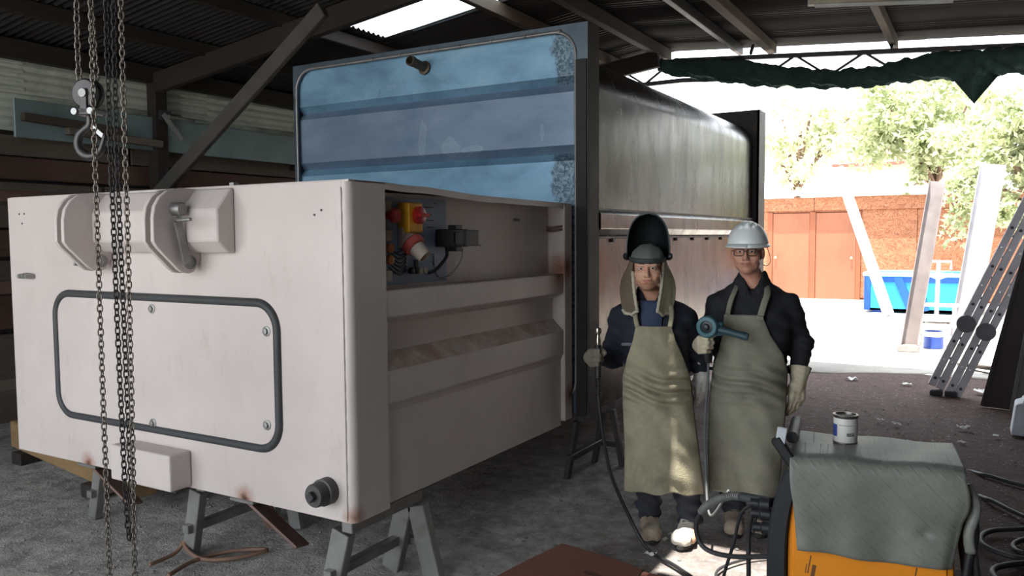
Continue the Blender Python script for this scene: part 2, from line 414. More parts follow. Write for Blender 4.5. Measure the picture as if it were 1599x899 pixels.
# purlins along the shed (seen converging towards the yard)
for (x, w, h, mt) in ((-6.6, 0.06, 0.12, TIMBER_D), (-5.55, 0.06, 0.12, TIMBER_D), (-4.05, 0.07, 0.13, TIMBER), (-3.45, 0.09, 0.14, TIMBER_D), (-2.55, 0.06, 0.11, STEEL_D), (-2.18, 0.10, 0.11, TIMBER), (-0.88, 0.07, 0.12, TIMBER), (0.42, 0.07, 0.12, TIMBER), (1.3, 0.07, 0.12, TIMBER)):
    beam(nb(), (x, Y0 + 0.1, zroof(x) - h / 2 - 0.016), (x, YEND - 0.15, zroof(x) - h / 2 - 0.016), w, h, mt)
# left eave plate and trusses
beam(nb(), (-7.42, Y0 + 0.1, 3.33), (-7.42, 9.9, 3.33), 0.10, 0.17, TIMBER_D)
for ty in (5.42, 9.35, 0.9):
    beam(nb(), (-7.4, ty, 3.24), (RX, ty, 3.98 - 0.22), 0.08, 0.20, TIMBER_D)
    if ty > 5 and ty < 6:
        beam(nb(), (-7.38, ty - 0.07, 2.06), (-5.0, ty - 0.07, 3.63), 0.06, 0.145, M('grey_brace_steel', srgb(86, 82, 78), 0.6, 0.2))
    beam(nb(), (-7.4, ty + 0.02, 0.0), (-7.4, ty + 0.02, 3.25), 0.14, 0.14, TIMBER_D, up=(0, 1, 0))
# pale batten lamp case under the right slope
pb = thing('lamp_batten', 'long pale batten fixed under the roof at the top right', 'batten', (-0.9, 6.0, 3.55))
a_, b_ = on(1262, 3, 'y', 6.6), on(1500, -8, 'y', 6.9)
m = MB(); m.bar(a_, b_, 0.07, 0.055); m.build('casing', M('pale_batten', srgb(170, 160, 145), 0.6), pb, bevel=0.006)
m = MB(); m.tube([a_ + Vector((0.05, 0, -0.036)), b_ + Vector((-0.05, 0, -0.036))], 0.016, 8); m.build('tube', M('unlit_tube', srgb(200, 200, 195), 0.3), pb, smooth=True)
for k in (0.15, 0.85):
    m = MB(); p = a_.lerp(b_, k); m.bar(p + Vector((0, 0, 0.02)), (p.x, p.y, zroof(p.x)), 0.03, 0.012, up=(0, 1, 0)); m.build('hanger', STEEL_D, pb)

# left wall ---------------------------------------------------------------------------
wl = thing('wall_left', kind='structure', loc=(-7.55, 0, 0))
tag(wl, 'shed wall of planks below pale corrugated cladding')
m = MB(); m.box((-7.66, -2.3, 0), (-7.60, 10, 3.5)); m.build('backing', WALLD, wl)
def clad_mesh(L, H):
    m = MB(); n = int(H / 0.076 * 6)
    m.sheet(lambda u, v: (0.010 * math.sin(2 * PI * u * H / 0.076), L * v, H * u), n, 1, 0.0016); return m.mesh('cladding_sheet', smooth=True)
CS = clad_mesh(2.35, 0.36); CS.materials.append(CLAD)
for k in range(6):
    inst('cladding_sheet', CS, wl, (-7.50, -2.2 + 2.0 * k, 2.96), rot=(0.012, 0, 0))
    inst('cladding_sheet', CS, wl, (-7.535, -1.6 + 2.0 * k, 2.64), rot=(-0.006, 0, 0))
for i, (z0, z1, mt, yo) in enumerate(((2.42, 2.60, PLANK, 0.0), (2.20, 2.40, PLANK2, 0.4), (1.98, 2.18, PLANK, -0.3), (1.76, 1.96, PLANK, 0.2), (1.5, 1.74, PLANK2, 0), (1.2, 1.46, PLANK, 0.3), (0.85, 1.15, PLANK2, 0), (0.4, 0.8, PLANK, 0.2), (0.02, 0.36, PLANK, 0))):
    for j, (ya, yb) in enumerate(((-2.2, 1.6), (1.62, 5.2), (5.22, 9.9))):
        m = MB(); dz = random.uniform(-0.012, 0.012)
        m.box((-7.585 + random.uniform(0, 0.02), ya + yo * (j > 0), z0 + dz), (-7.535 + random.uniform(0, 0.02), min(yb + yo - 0.01, 9.95), z1 + dz)); m.build('plank', mt, wl, bevel=0.006)
wb = thing('wall_back', kind='structure', loc=(-6, 10, 0)); tag(wb, 'dark board wall closing the shed behind the tank')
for k in range(12):
    m = MB(); x = -7.55 + k * 0.24; m.box((x, 9.97 + random.uniform(0, 0.01), 0), (x + 0.23, 10.0, 3.4)); m.build('plank', WALLD, wb, bevel=0.004)
wr = thing('wall_right', kind='structure', loc=(1.3, 0, 0)); tag(wr, 'dark board wall on the right of the workshop')
for k in range(28):
    m = MB(); y = -2.3 + k * 0.4; m.box((1.30, y, 0), (1.34 + random.uniform(0, 0.01), y + 0.39, 3.6)); m.build('plank', WALLD, wr, bevel=0.004)

wf = thing('wall_front_added', kind='structure', loc=(0, -2.4, 0)); tag(wf, 'unseen board wall added behind the viewer on the right to block light')  # added out of view to keep front light off the white body's side
for k in range(8):
    m = MB(); x = -0.6 + k * 0.24; m.box((x, -2.42 - random.uniform(0, 0.01), 0), (x + 0.235, -2.38, 3.55)); m.build('plank', WALLD, wf, bevel=0.004)

# lattice truss at the yard eave with shade net ----------------------------------------
tr = thing('lattice_truss', 'dark steel lattice truss across the yard opening', 'truss', (-1.4, 9.62, 3.4))
TY = 9.62
tA, tB = on(1050, 95, 'y', TY), on(1599, 71, 'y', TY); sl_ = (tB.z - tA.z) / (tB.x - tA.x)
def tz(x): return tA.z + sl_ * (x - tA.x)
x0_, x1_ = -7.45, 1.25
m = MB(); m.bar((x0_, TY, tz(-3.2) - 0.02), (-3.2, TY, tz(-3.2)), 0.05, 0.05); m.bar((-3.2, TY, tz(-3.2)), (x1_, TY, tz(x1_)), 0.05, 0.05); m.build('top_chord', STEEL_D, tr)
m = MB(); m.bar((x0_, TY, tz(-3.2) - 0.26), (-3.2, TY, tz(-3.2) - 0.24), 0.05, 0.05); m.bar((-3.2, TY, tz(-3.2) - 0.24), (x1_, TY, tz(x1_) - 0.24), 0.05, 0.05); m.build('bottom_chord', STEEL_D, tr)
x = -4.4; s_ = 0
while x < 1.0:
    m = MB(); a = Vector((x, TY, tz(max(x, -3.2)) - (0.0 if s_ else 0.24))); b = Vector((x + 0.36, TY, tz(max(x + 0.36, -3.2)) - (0.24 if s_ else 0.0)))
    m.bar(a, b, 0.025, 0.025); m.build('web_bar', STEEL_D, tr); x += 0.36; s_ ^= 1
for xx in (1.27, -7.45):
    m = MB(); m.bar((xx, TY, 0), (xx, TY, tz(max(xx, -3.2)) + 0.02), 0.09, 0.09, up=(0, 1, 0)); m.build('post', STEEL_D, tr)
for px in (-2.35, -0.88, 0.42):
    m = MB(); m.bar((px, 9.5, tz(px) + 0.02), (px, 9.62, zroof(px) - 0.06), 0.03, 0.03, up=(1, 0, 0)); m.build('bracket', STEEL_D, tr)
NETM = M('green_shade_net', srgb(48, 72, 66), 0.85, var=0.35, scale=9, bump=0.6, bscale=40, bdist=0.02)
net = thing('shade_net', 'dark green shade net bundled along the truss, one corner hanging down', 'shade net', (-1.4, 9.5, 3.3))
ctl = [(1030, 103, 11), (1070, 107, 13), (1110, 109, 17), (1160, 112, 19), (1210, 119, 15), (1260, 122, 13), (1310, 123, 13), (1350, 121, 13), (1400, 113, 15), (1450, 104, 17), (1490, 103, 20), (1530, 101, 20), (1565, 96, 17), (1610, 93, 17), (1660, 90, 15)]
pts = []; rad = []
for (u, v, r) in ctl:
    p = on(u, v, 'y', 9.5); pts.append(p); rad.append(r * p.y * 1.05 / FPX * 0.93)
path = smooth_path(pts, 8); rr = np.interp(np.linspace(0, 1, len(path)), np.linspace(0, 1, len(rad)), rad)
m = MB(); m.tube(path, [float(q) for q in rr], 20, sq=(1.0, 0.75))
for i, p in enumerate(m.v):
    s_ = math.sin(p.x * 31 + p.z * 47) * 0.014 + math.sin(p.x * 13 - p.y * 61 + p.z * 20) * 0.018 + math.sin(p.x * 70 + p.y * 40) * 0.006
    p.z += s_; p.y += 0.6 * s_
m.build('bundle', NETM, net, smooth='all')
q0, q1, q2 = on(1478, 112, 'y', 9.46), on(1568, 108, 'y', 9.46), on(1521, 162, 'y', 9.46)
m = MB(); m.sheet(lambda u, v: (q0.lerp(q1, u)).lerp(q2, v) + Vector((0, 0.03 * math.sin(u * 9 + v * 3) * (1 - v), 0)), 14, 10, 0.004); m.build('hanging_corner', NETM, net, smooth='all')

# ================================================================== yard beyond the opening
OY = 21.0
sh = thing('yard_shed', 'low shed of orange strand board with two plywood doors across the yard', 'shed', (-2, OY, 0))
m = MB(); m.box((-6.5, OY + 0.05, 0), (2.6, OY + 1.6, 2.35)); m.build('core', TRIMW, sh)
for i, (xa, xb) in enumerate(((-6.5, -4.70), (-2.52, -1.32), (-1.31, -0.11), (-0.10, 1.10), (1.11, 2.31))):
    m = MB(); m.box((xa, OY, 0.12), (xb, OY + 0.05, 2.24)); m.build('wall_board', OSB, sh, bevel=0.004)
m = MB(); m.box((-4.70, OY, 2.20), (-2.52, OY + 0.05, 2.24)); m.build('wall_board', OSB, sh)
for xa, xb in ((-6.5, -3.6), (-3.59, -0.6), (-0.59, 2.6)):
    m = MB(); m.box((xa, OY - 0.06, 2.24), (xb, OY + 0.02, 2.56)); m.build('fascia_board', OSB, sh, bevel=0.006)
for i, (xa, xb, kx) in enumerate(((-4.58, -3.70, -4.50), (-3.55, -2.63, -2.72))):
    m = MB(); m.box((xa, OY - 0.03, 0.07), (xb, OY + 0.02, 2.18)); d = m.build('door', PLY, sh, bevel=0.005)
    m = MB(); m.lathe([(0.012, 0), (0.012, 0.03), (0.032, 0.04), (0.034, 0.055), (0.02, 0.07)], 12, (kx, OY - 0.03, 1.08), (0, -1, 0)); m.build('knob', M('brass_knob', srgb(210, 190, 150), 0.35, 0.6), d, smooth=True)
for xa, xb in ((-4.70, -4.585), (-3.695, -3.555), (-2.625, -2.52)):
    m = MB(); m.box((xa, OY - 0.05, 0.05), (xb, OY + 0.05, 2.2)); m.build('door_post', TRIMW, sh, bevel=0.004)
m = MB(); m.box((-6.5, OY - 0.08, 0), (2.6, OY + 0.06, 0.07)); m.build('plinth', YARD, sh)
m = MB(); m.sheet(lambda u, v: (-6.8 + 9.7 * u, OY - 0.25 + 2.0 * v, 2.60 + 0.25 * v + 0.012 * math.sin(u * 9.7 / 0.1 * 2 * PI / 2)), 380, 1, 0.003); m.build('roof_sheeting', M('bright_roof_sheet', srgb(215, 215, 212), 0.5, 0.1), sh, smooth='all')

# far house roof over the shed
hs = thing('far_house', 'small house with red tiled roof seen above the shed', 'house', (-3.5, 30, 0))
m = MB(); m.box((-5.6, 30, 0), (-1.8, 33, 4.2)); m.build('wall', M('house_plaster', srgb(215, 208, 200), 0.9), hs)
h0, h1 = on(1318, 282, 'y', 29.7), on(1392, 268, 'y', 29.7)
m = MB(); m.add([(h0.x - 0.4, 29.7, 4.05), (h1.x + 0.5, 29.7, 4.05), (h1.x - 0.1, 31.5, 4.75), (h0.x + 0.5, 31.5, 4.75), (h0.x - 0.4, 29.7, 3.97), (h1.x + 0.5, 29.7, 3.97), (h1.x + 0.5, 33.2, 4.0), (h0.x - 0.4, 33.2, 4.0)], [(0, 1, 2, 3), (4, 7, 6, 5), (0, 4, 5, 1), (1, 5, 6, 2), (3, 2, 6, 7), (0, 3, 7, 4)])
m.build('roof', M('red_roof_tiles', srgb(150, 92, 82), 0.8, var=0.3, scale=14), hs)

# trees: trunk, branches, leaves ---------------------------------------------------------
def mat_leaf(name, c1, c2):
    t = NT(name)
    oi = t.n('ShaderNodeObjectInfo'); vec = t.coord()
    c = t.ramp(t.noise(3.0, 3, 0.6, vec), [(0.3, c1), (0.7, c2)]); t.base(c); t.rough(0.55)
    tl = t.n('ShaderNodeBsdfTranslucent'); t.l(c, tl.inputs['Color']); mx = t.n('ShaderNodeMixShader'); mx.inputs[0].default_value = 0.45
    t.l(t.b.outputs[0], mx.inputs[1]); t.l(tl.outputs[0], mx.inputs[2]); t.l(mx.outputs[0], t.out.inputs['Surface']); return t.m
LEAF = mat_leaf('leaf_green', srgb(136, 150, 96), srgb(222, 224, 190))  # both visible leaf colours are bleached to stand in for glare and haze
LEAFB = mat_leaf('leaf_pale', srgb(186, 192, 150), srgb(238, 238, 218))
BARK = M('bark', srgb(128, 104, 88), 0.9, var=0.3, scale=8, bump=0.8, bscale=20)
def tree(label, base, clumps, mat, nleaf, size, trunk_r=0.16, extra=()):
    t = thing('leafy_tree', label, 'tree', base, group=None)
    top = Vector(clumps[0][0]); m = MB(); b = Vector(base)
    m.tube(smooth_path([b + Vector((0, 0, -0.05)), b.lerp(top, 0.35) + Vector((0.15, 0, 0.3)), b.lerp(top, 0.7), top], 5), [trunk_r * (1 - 0.045 * i) for i in range(16)], 9); m.build('trunk', BARK, t, smooth='all')
    st = b.lerp(top, 0.6)
    for (c, r) in clumps[1:]:
        c = Vector(c); m = MB(); m.tube(smooth_path([st, st.lerp(c, 0.5) + Vector((0, 0, 0.25)), c], 5), [trunk_r * 0.5 * (1 - 0.07 * i) for i in range(11)], 7); m.build('branch', BARK, t, smooth='all')
    V = []; Fc = []; tot = sum(r[0] * r[2] for _, r in clumps)
    for (c, r) in clumps:
        nl = int(nleaf * r[0] * r[2] / tot); sub = [(rng.normal(size=3) * 0.55) for _ in range(max(4, int(r[0] * 9)))]
        for k in range(nl):
            q = sub[k % len(sub)] + rng.normal(size=3) * 0.20
            p = np.array(c) + q * np.array(r)
            a = rng.normal(size=3); a /= np.linalg.norm(a); bb = np.cross(a, rng.normal(size=3)); bb /= np.linalg.norm(bb)
            s = size * rng.uniform(0.6, 1.3); i = len(V)
            V += [p - a * s, p + bb * s * 0.45, p + a * s, p - bb * s * 0.45]; Fc.append((i, i + 1, i + 2, i + 3))
    me = bpy.data.meshes.new('foliage'); bo = np.array(base); me.from_pydata([tuple(np.array(p) - bo) for p in V], [], Fc); me.materials.append(mat)
    o = bpy.data.objects.new('foliage', me); C.objects.link(o); o.parent = t; o['kind'] = 'stuff'; return t
def cl(u, v, y, rx, rz): p = on(u, v, 'y', y); return ((p.x, p.y, p.z), (rx, rx * 0.8, rz))
tree('loose green tree rising behind the doors of the orange shed', (-5.2, 26, 0), [cl(1250, 205, 26, 1.3, 1.0), cl(1215, 255, 25.5, 1.0, 0.9), cl(1300, 230, 26, 1.2, 0.9), cl(1330, 180, 26.5, 1.3, 1.0), cl(1220, 180, 27, 0.9, 0.7), cl(1270, 165, 26, 1.2, 0.9)], LEAFB, 5200, 0.12)
tree('dense green tree crown behind the middle of the orange shed', (-0.6, 25.5, 0), [cl(1440, 190, 25.5, 1.5, 1.2), cl(1390, 170, 25, 1.2, 0.9), cl(1400, 215, 25, 1.0, 0.8), cl(1480, 220, 25, 1.2, 0.8), cl(1510, 165, 26, 1.2, 1.0), cl(1430, 255, 24.6, 0.45, 0.9), cl(1425, 290, 24.4, 0.2, 0.35)], LEAF, 7000, 0.115)
tree('near leafy tree at the right edge with a slanting bare branch', (1.9, 19.5, 0), [cl(1575, 240, 18.6, 0.8, 1.0), cl(1580, 300, 18.3, 0.6, 0.5), cl(1545, 215, 18.8, 0.7, 0.5), cl(1590, 180, 18.6, 0.7, 0.6), cl(1600, 340, 17.8, 0.4, 0.5), cl(1500, 285, 19.0, 0.5, 0.18), cl(1560, 345, 18.2, 0.3, 0.25)], LEAF, 5200, 0.085, 0.13)

# wall and trees added out of view to colour the reflection in the tank side
bw = thing('unseen_yard_wall', 'pinkish wall added out of view right of the yard for the tank reflection', 'wall', (3.7, 16, 0))
PINK = M('pinkish_plaster', srgb(150, 104, 86), 0.9, var=0.2, scale=1.5, col2=srgb(104, 84, 66), c2=(0.5, 0.7), scale2=0.8)
for k in range(5):
    m = MB(); m.box((3.6, 9.9 + 2.6 * k, 0), (3.8, 12.48 + 2.6 * k, 2.2)); m.build('wall_panel', PINK, bw, bevel=0.01)
    m = MB(); m.box((3.56, 12.44 + 2.6 * k, 0), (3.84, 12.62 + 2.6 * k, 2.4)); m.build('pier', PINK, bw, bevel=0.01)
LEAFD = mat_leaf('leaf_deep_green', srgb(66, 74, 38), srgb(120, 120, 70))
for k, (bx_, by_, lb) in enumerate(((5.6, 12.5, 'deep green tree added out of view behind the pinkish wall nearest the workshop'), (6.0, 17.0, 'deep green tree added out of view behind the middle of the pinkish wall'), (5.6, 22.0, 'deep green tree added out of view behind the far end of the pinkish wall'))):
    cs = [((bx_, by_, 4.6), (1.9, 1.9, 1.5)), ((bx_ - 0.8, by_ - 1.2, 3.6), (1.5, 1.5, 1.2)), ((bx_ - 0.6, by_ + 1.3, 3.8), (1.5, 1.5, 1.2)), ((bx_ + 0.5, by_, 6.2), (1.5, 1.6, 1.2))]
    tree(lb, (bx_, by_, 0), cs, LEAFD, 4200, 0.2, 0.16)

# leaning steel and timber members in the yard ---------------------------------------------
WHT = M('whitewashed_timber', srgb(214, 206, 198), 0.8, var=0.1, scale=6)
ALU = M('dull_aluminium', srgb(176, 172, 176), 0.42, 0.55, var=0.15, scale=6)
CHN = M('grey_channel_steel', srgb(150, 140, 138), 0.5, 0.4, var=0.2, scale=3)
def leaning(name, label, cat, b, tpx, y, w, d, mat, chan=False, foot=None):
    p = on(b[0], b[1], 'z', 0.0); p = on(b[0], b[1], 'y', p.y); q = on(tpx[0], tpx[1], 'y', p.y + y)
    t = thing(name, label, cat, (p.x, p.y, 0)); p.z = d * 0.2
    m = MB()
    if not chan: m.bar(p, q, w, d, up=(0, 1, 0)); m.build('beam', mat, t, bevel=0.006)
    else:
        dr = (q - p).normalized(); sx = dr.cross(Vector((0, 1, 0))).normalized()
        m.bar(p + Vector((0, d / 2, 0)), q + Vector((0, d / 2, 0)), w, 0.008, up=(0, 1, 0)); m.build('web', mat, t)
        for s in (-1, 1):
            m = MB(); m.bar(p + sx * (s * w / 2), q + sx * (s * w / 2), 0.012, d, up=(0, 1, 0)); m.build('flange', mat, t)
    if foot: m = MB(); m.box((p.x - foot, p.y - foot * 0.8, 0.01), (p.x + foot, p.y + foot * 0.6, 0.10)); m.build('foot_block', mat, t, bevel=0.01)
    return t
leaning('leaning_timber', 'pale timber leaning left in front of the blue skip', 'timber', (1388, 494), (1309, 262), 0.6, 0.20, 0.12, WHT)
leaning('leaning_channel', 'grey steel channel leaning right in front of the skip, on a pale foot', 'channel', (1418, 549), (1464, 283), 0.4, 0.20, 0.10, CHN, True, 0.14)
leaning('aluminium_channel', 'wide bright aluminium channel leaning right beside the ladder', 'channel', (1502, 531), (1551, 256), 0.4, 0.34, 0.12, ALU, True)

# blue skip -------------------------------------------------------------------------------
BLUE = M('blue_skip_paint', srgb(40, 150, 205), 0.4, var=0.12, scale=2); BLUE_D = M('dark_blue_skip_paint', srgb(20, 82, 190), 0.4, var=0.1, scale=2); CYAN = M('pale_cyan_rim', srgb(140, 215, 225), 0.5, var=0.1)
sk0 = on(1350, 488, 'z', 0.0); sk0.y = 18.4; SX0, SX1, SZ = -2.12, 0.0, 0.82
skp = thing('blue_skip', 'bright blue open steel skip with pale rim in front of the shed', 'skip', ((SX0 + SX1) / 2, 18.8, 0))
m = MB(); m.box((SX0, 18.42, 0.06), (SX1, 18.46, SZ)); m.box((SX0, 19.6, 0.06), (SX1, 19.64, SZ)); m.box((SX0, 18.42, 0.06), (SX0 + 0.04, 19.64, SZ)); m.box((SX1 - 0.04, 18.42, 0.06), (SX1, 19.64, SZ)); m.box((SX0, 18.42, 0.06), (SX1, 19.64, 0.1)); m.build('shell', BLUE, skp)
m = MB(); m.box((SX0 - 0.04, 18.37, SZ - 0.05), (SX1 + 0.04, 18.47, SZ + 0.03)); m.box((SX0 - 0.04, 19.58, SZ - 0.05), (SX1 + 0.04, 19.68, SZ + 0.03)); m.box((SX0 - 0.04, 18.47, SZ - 0.05), (SX0 + 0.05, 19.58, SZ + 0.03)); m.build('rim', CYAN, skp, bevel=0.01)
for (a, b, w) in (((SX0 + 0.05, 18.4, 0.06), (SX0 + 0.05, 18.4, SZ - 0.05), 0.12), ((SX0 + 0.62, 18.4, SZ - 0.05), (SX0 + 0.9, 18.4, 0.08), 0.16), ((SX0 + 1.0, 18.4, SZ - 0.05), (SX0 + 1.18, 18.4, 0.08), 0.10), ((SX1 - 0.06, 18.4, 0.06), (SX1 - 0.06, 18.4, SZ - 0.05), 0.1)):
    m = MB(); m.bar(a, b, w, 0.05, up=(0, 1, 0)); m.build('brace', BLUE_D, skp, bevel=0.006)
m = MB(); m.box((SX0 + 0.1, 18.40, SZ - 0.17), (SX1, 18.425, SZ - 0.05)); m.build('upper_band', BLUE_D, skp)
for xx in (SX0 + 0.15, SX1 - 0.3):
    m = MB(); m.box((xx, 18.5, 0), (xx + 0.16, 19.5, 0.06)); m.build('skid', BLUE_D, skp)
# T-handle trolley
WM = M('white_tube_paint', srgb(225, 222, 218), 0.5, var=0.06)
ta = on(1462, 500, 'y', 16.6); tt = on(1466, 408, 'y', 16.6)
tro = thing('trolley_handle', 'white T-handle of a trolley in front of the blue skip', 'trolley', (ta.x, 16.6, 0))
m = MB(); m.tube([(ta.x, 16.6, 0.10), (tt.x, 16.6, tt.z)], 0.035, 10); m.build('shaft', WM, tro, smooth=True)
m = MB(); m.tube([(tt.x - 0.2, 16.6, tt.z - 0.14), (tt.x - 0.2, 16.6, tt.z), (tt.x + 0.2, 16.6, tt.z), (tt.x + 0.2, 16.6, tt.z - 0.14)], 0.022, 8); m.tube([(tt.x - 0.24, 16.6, tt.z - 0.22), (tt.x, 16.6, tt.z - 0.32), (tt.x + 0.24, 16.6, tt.z - 0.22)], 0.02, 8); m.build('handle', WM, tro, smooth=True)
m = MB(); m.box((ta.x - 0.24, 16.3, 0.07), (ta.x + 0.24, 17.1, 0.13)); m.build('deck', WM, tro, bevel=0.01)
for sx in (-0.2, 0.2):
    for yy in (16.4, 17.0):
        m = MB(); m.lathe([(0.02, -0.02), (0.06, -0.02), (0.06, 0.02), (0.02, 0.02)], 14, (ta.x + sx, yy, 0.075), (1, 0, 0)); m.build('wheel', M('black_rubber', srgb(34, 34, 36), 0.7), tro, smooth=True)
# white step stool with paint pot
s0 = on(1463, 540, 'z', 0.0)
stl = thing('step_stool', 'white wooden step stool standing in the sunlit yard', 'stool', (s0.x, s0.y, 0))
for zz, w, dy in ((0.62, 0.27, 0.16), (0.32, 0.24, 0.14)):
    m = MB(); m.box((s0.x - w, s0.y - dy, zz - 0.03), (s0.x + w, s0.y + dy, zz)); m.build('step', WHT, stl, bevel=0.006)
for sx in (-1, 1):
    for sy in (-1, 1):
        m = MB(); m.bar((s0.x + sx * 0.24, s0.y + sy * 0.17, 0.0), (s0.x + sx * 0.21, s0.y + sy * 0.11, 0.60), 0.05, 0.05, up=(0, 1, 0)); m.build('leg', WHT, stl, bevel=0.004)
    m = MB(); m.bar((s0.x + sx * 0.235, s0.y - 0.15, 0.14), (s0.x + sx * 0.235, s0.y + 0.15, 0.14), 0.03, 0.05); m.build('rail', WHT, stl)
def paint_can(name, label, c, r, h, body, open_=True, local_mats=None):
    t = thing(name, label, 'can', c)
    m = MB(); m.lathe([(r * 0.97, 0), (r, 0.004), (r, h - 0.004), (r * 1.03, h), (r * 1.03, h + 0.004), (r * 0.86, h + 0.004), (r * 0.84, h - 0.012), (r * 0.84, h - 0.03)], 28, c); m.build('body', body, t, smooth=True)
    return t
BPOT = M('blue_pot', srgb(40, 70, 150), 0.4)
c0 = on(1459, 540, 'z', 0.0)
pc = paint_can('paint_pot', 'small blue paint pot at the foot of the white stool', (c0.x, c0.y - 0.32, 0.012), 0.13, 0.24, BPOT)
m = MB(); m.lathe([(0.132, 0.17), (0.134, 0.19), (0.134, 0.24), (0.132, 0.245)], 24, (c0.x, c0.y - 0.32, 0.012), caps=False); m.build('band', WM, pc, smooth=True)
# white looped ropes over the fascia
for i, (pp, lb) in enumerate((([(1487, 290), (1490, 315), (1496, 330), (1491, 340)], 'leftmost white rope end hanging over the shed eave'), ([(1503, 288), (1499, 312), (1494, 326), (1502, 338)], 'middle white rope end crossing over the shed eave'), ([(1509, 292), (1511, 318), (1515, 342)], 'rightmost white rope end hanging over the shed eave'))):
    P = [on(u, v, 'y', OY - 0.12) for u, v in pp]; P[0].z = max(P[0].z, 2.66)
    m = MB(); m.tube(smooth_path(P, 6), 0.028, 7); o = m.build('white_rope', WM, loc=P[0], smooth='all'); tag(o, lb, 'rope', 'ropes over the shed eave')

# ladder leaning on the right wall end ------------------------------------------------------
lb0, lb1 = on(1474, 617, 'z', 0.0), None
lad = thing('folding_ladder', 'folded aluminium ladder with round hinges leaning at the right', 'ladder', (lb0.x, lb0.y, 0))
ltop = on(1600, 366, 'y', lb0.y + 0.15)
dv = (ltop - Vector((lb0.x, lb0.y, 0.05))); L_ = dv.length; dv.normalize(); base_l = Vector((lb0.x, lb0.y, 0.05)); nrm_ = Vector((0, 1, 0)); nrm_ = (nrm_ - dv * nrm_.dot(dv)).normalized(); sd_ = dv.cross(nrm_)
for k, off in enumerate((-0.125, -0.045, 0.045, 0.125)):
    for seg, (a, b) in enumerate(((0.0, 0.40), (0.42, 1.25))):
        m = MB(); m.bar(base_l + sd_ * off + dv * (L_ * a if seg else 0), base_l + sd_ * off + dv * (L_ * b), 0.072, 0.09, up=nrm_); m.build('stile', ALU, lad, bevel=0.005)
for k in range(8):
    s = 0.06 + k * 0.13
    if abs(s - 0.41) < 0.05: continue
    for off in (-0.07, 0.075):
        m = MB(); m.tube([base_l + sd_ * (off - 0.06) + dv * (L_ * s), base_l + sd_ * (off + 0.06) + dv * (L_ * s)], 0.016, 8); m.build('rung', M('worn_rung', srgb(196, 194, 196), 0.35, 0.6), lad, smooth=True)
for off in (-0.09, 0.10):
    c = base_l + sd_ * off + dv * (L_ * 0.41) - nrm_ * 0.06
    m = MB(); m.lathe([(0.03, -0.02), (0.085, -0.02), (0.09, 0), (0.09, 0.04), (0.085, 0.06), (0.03, 0.06)], 22, c, nrm_); m.build('hinge', M('hinge_plastic', srgb(104, 104, 108), 0.5), lad, smooth=True)
for off in (-0.07, 0.075):
    m = MB(); m.box((base_l.x + sd_.x * off - 0.06, base_l.y - 0.07, 0.0), (base_l.x + sd_.x * off + 0.06, base_l.y + 0.05, 0.055)); m.build('foot', M('ladder_foot', srgb(60, 60, 64), 0.7), lad, bevel=0.01)
for k in range(9):
    for off in (-0.125, -0.045, 0.045, 0.125):
        c = base_l + sd_ * off + dv * (L_ * (0.05 + 0.12 * k)) - nrm_ * 0.047
        if abs(0.05 + 0.12 * k - 0.41) > 0.03:
            m = MB(); m.lathe([(0.016, 0), (0.014, 0.008), (0.006, 0.010)], 10, c, -nrm_); m.build('rung_rivet', M('rivet_metal', srgb(210, 210, 212), 0.3, 0.7) if k % 2 else M('rivet_dark', srgb(60, 60, 62), 0.5), lad, smooth=True)
# dark plates leaning at the right edge
pd0 = on(1533, 634, 'z', 0.0); pd1 = on(1582, 640, 'z', 0.0)
DPL = M('dark_steel_plate', srgb(64, 56, 54), 0.6, 0.3, var=0.2, scale=3); DPL2 = M('grey_steel_plate', srgb(112, 108, 106), 0.5, 0.4, var=0.2, scale=3)
def plate(label, x0, y0, x1, y1, h, lean, mat):
    o_ = thing('leaning_plate', label, 'steel plate', (x0, y0, 0), group='plates leaning at the right edge')
    d = Vector((x1 - x0, y1 - y0, 0)); n = Vector((-d.y, d.x, 0)).normalized(); t = Vector((lean, 0, h))
    A = Vector((x0, y0, 0.0)); B = Vector((x1, y1, 0.0)); m = MB(); vs = []
    for k in (0, 0.012): vs += [A + n * k, B + n * k, B + n * k + t, A + n * k + t]
    m.add(vs, [(0, 1, 2, 3), (7, 6, 5, 4), (0, 4, 5, 1), (1, 5, 6, 2), (2, 6, 7, 3), (3, 7, 4, 0)]); m.build('plate', mat, o_)
    m = MB(); m.bar(A - n * 0.01 + Vector((0.004, 0, 0.01)), A - n * 0.01 + t, 0.03, 0.03, up=(0, 1, 0)); m.build('edge_angle', mat, o_)
plate('dark brown steel plate leaning at the right edge of the photo', pd0.x, pd0.y, pd1.x + 0.02, pd1.y, 2.0, 0.42, DPL)
plate('grey steel plate in front of the dark one at the right edge', pd1.x - 0.02, pd1.y - 0.12, pd1.x + 0.5, pd1.y - 0.3, 1.9, 0.25, DPL2)
w0 = on(1578, 680, 'z', 0.0)
wbx = thing('white_plastic_box', 'white plastic box cut off by the right edge of the photo', 'box', (w0.x, w0.y, 0))
m = MB(); m.prism([(w0.x, 0.0), (w0.x + 0.42, 0.0), (w0.x + 0.42, 0.28), (w0.x + 0.10, 0.29), (w0.x + 0.03, 0.26)], 'y', w0.y, w0.y + 0.25); m.build('shell', M('white_plastic', srgb(205, 208, 216), 0.45), wbx, bevel=0.015, seg=2)
m = MB(); m.box((w0.x + 0.08, w0.y - 0.004, 0.24), (w0.x + 0.42, w0.y + 0.25, 0.30)); m.build('lid', M('white_plastic', srgb(205, 208, 216), 0.45), wbx, bevel=0.01)
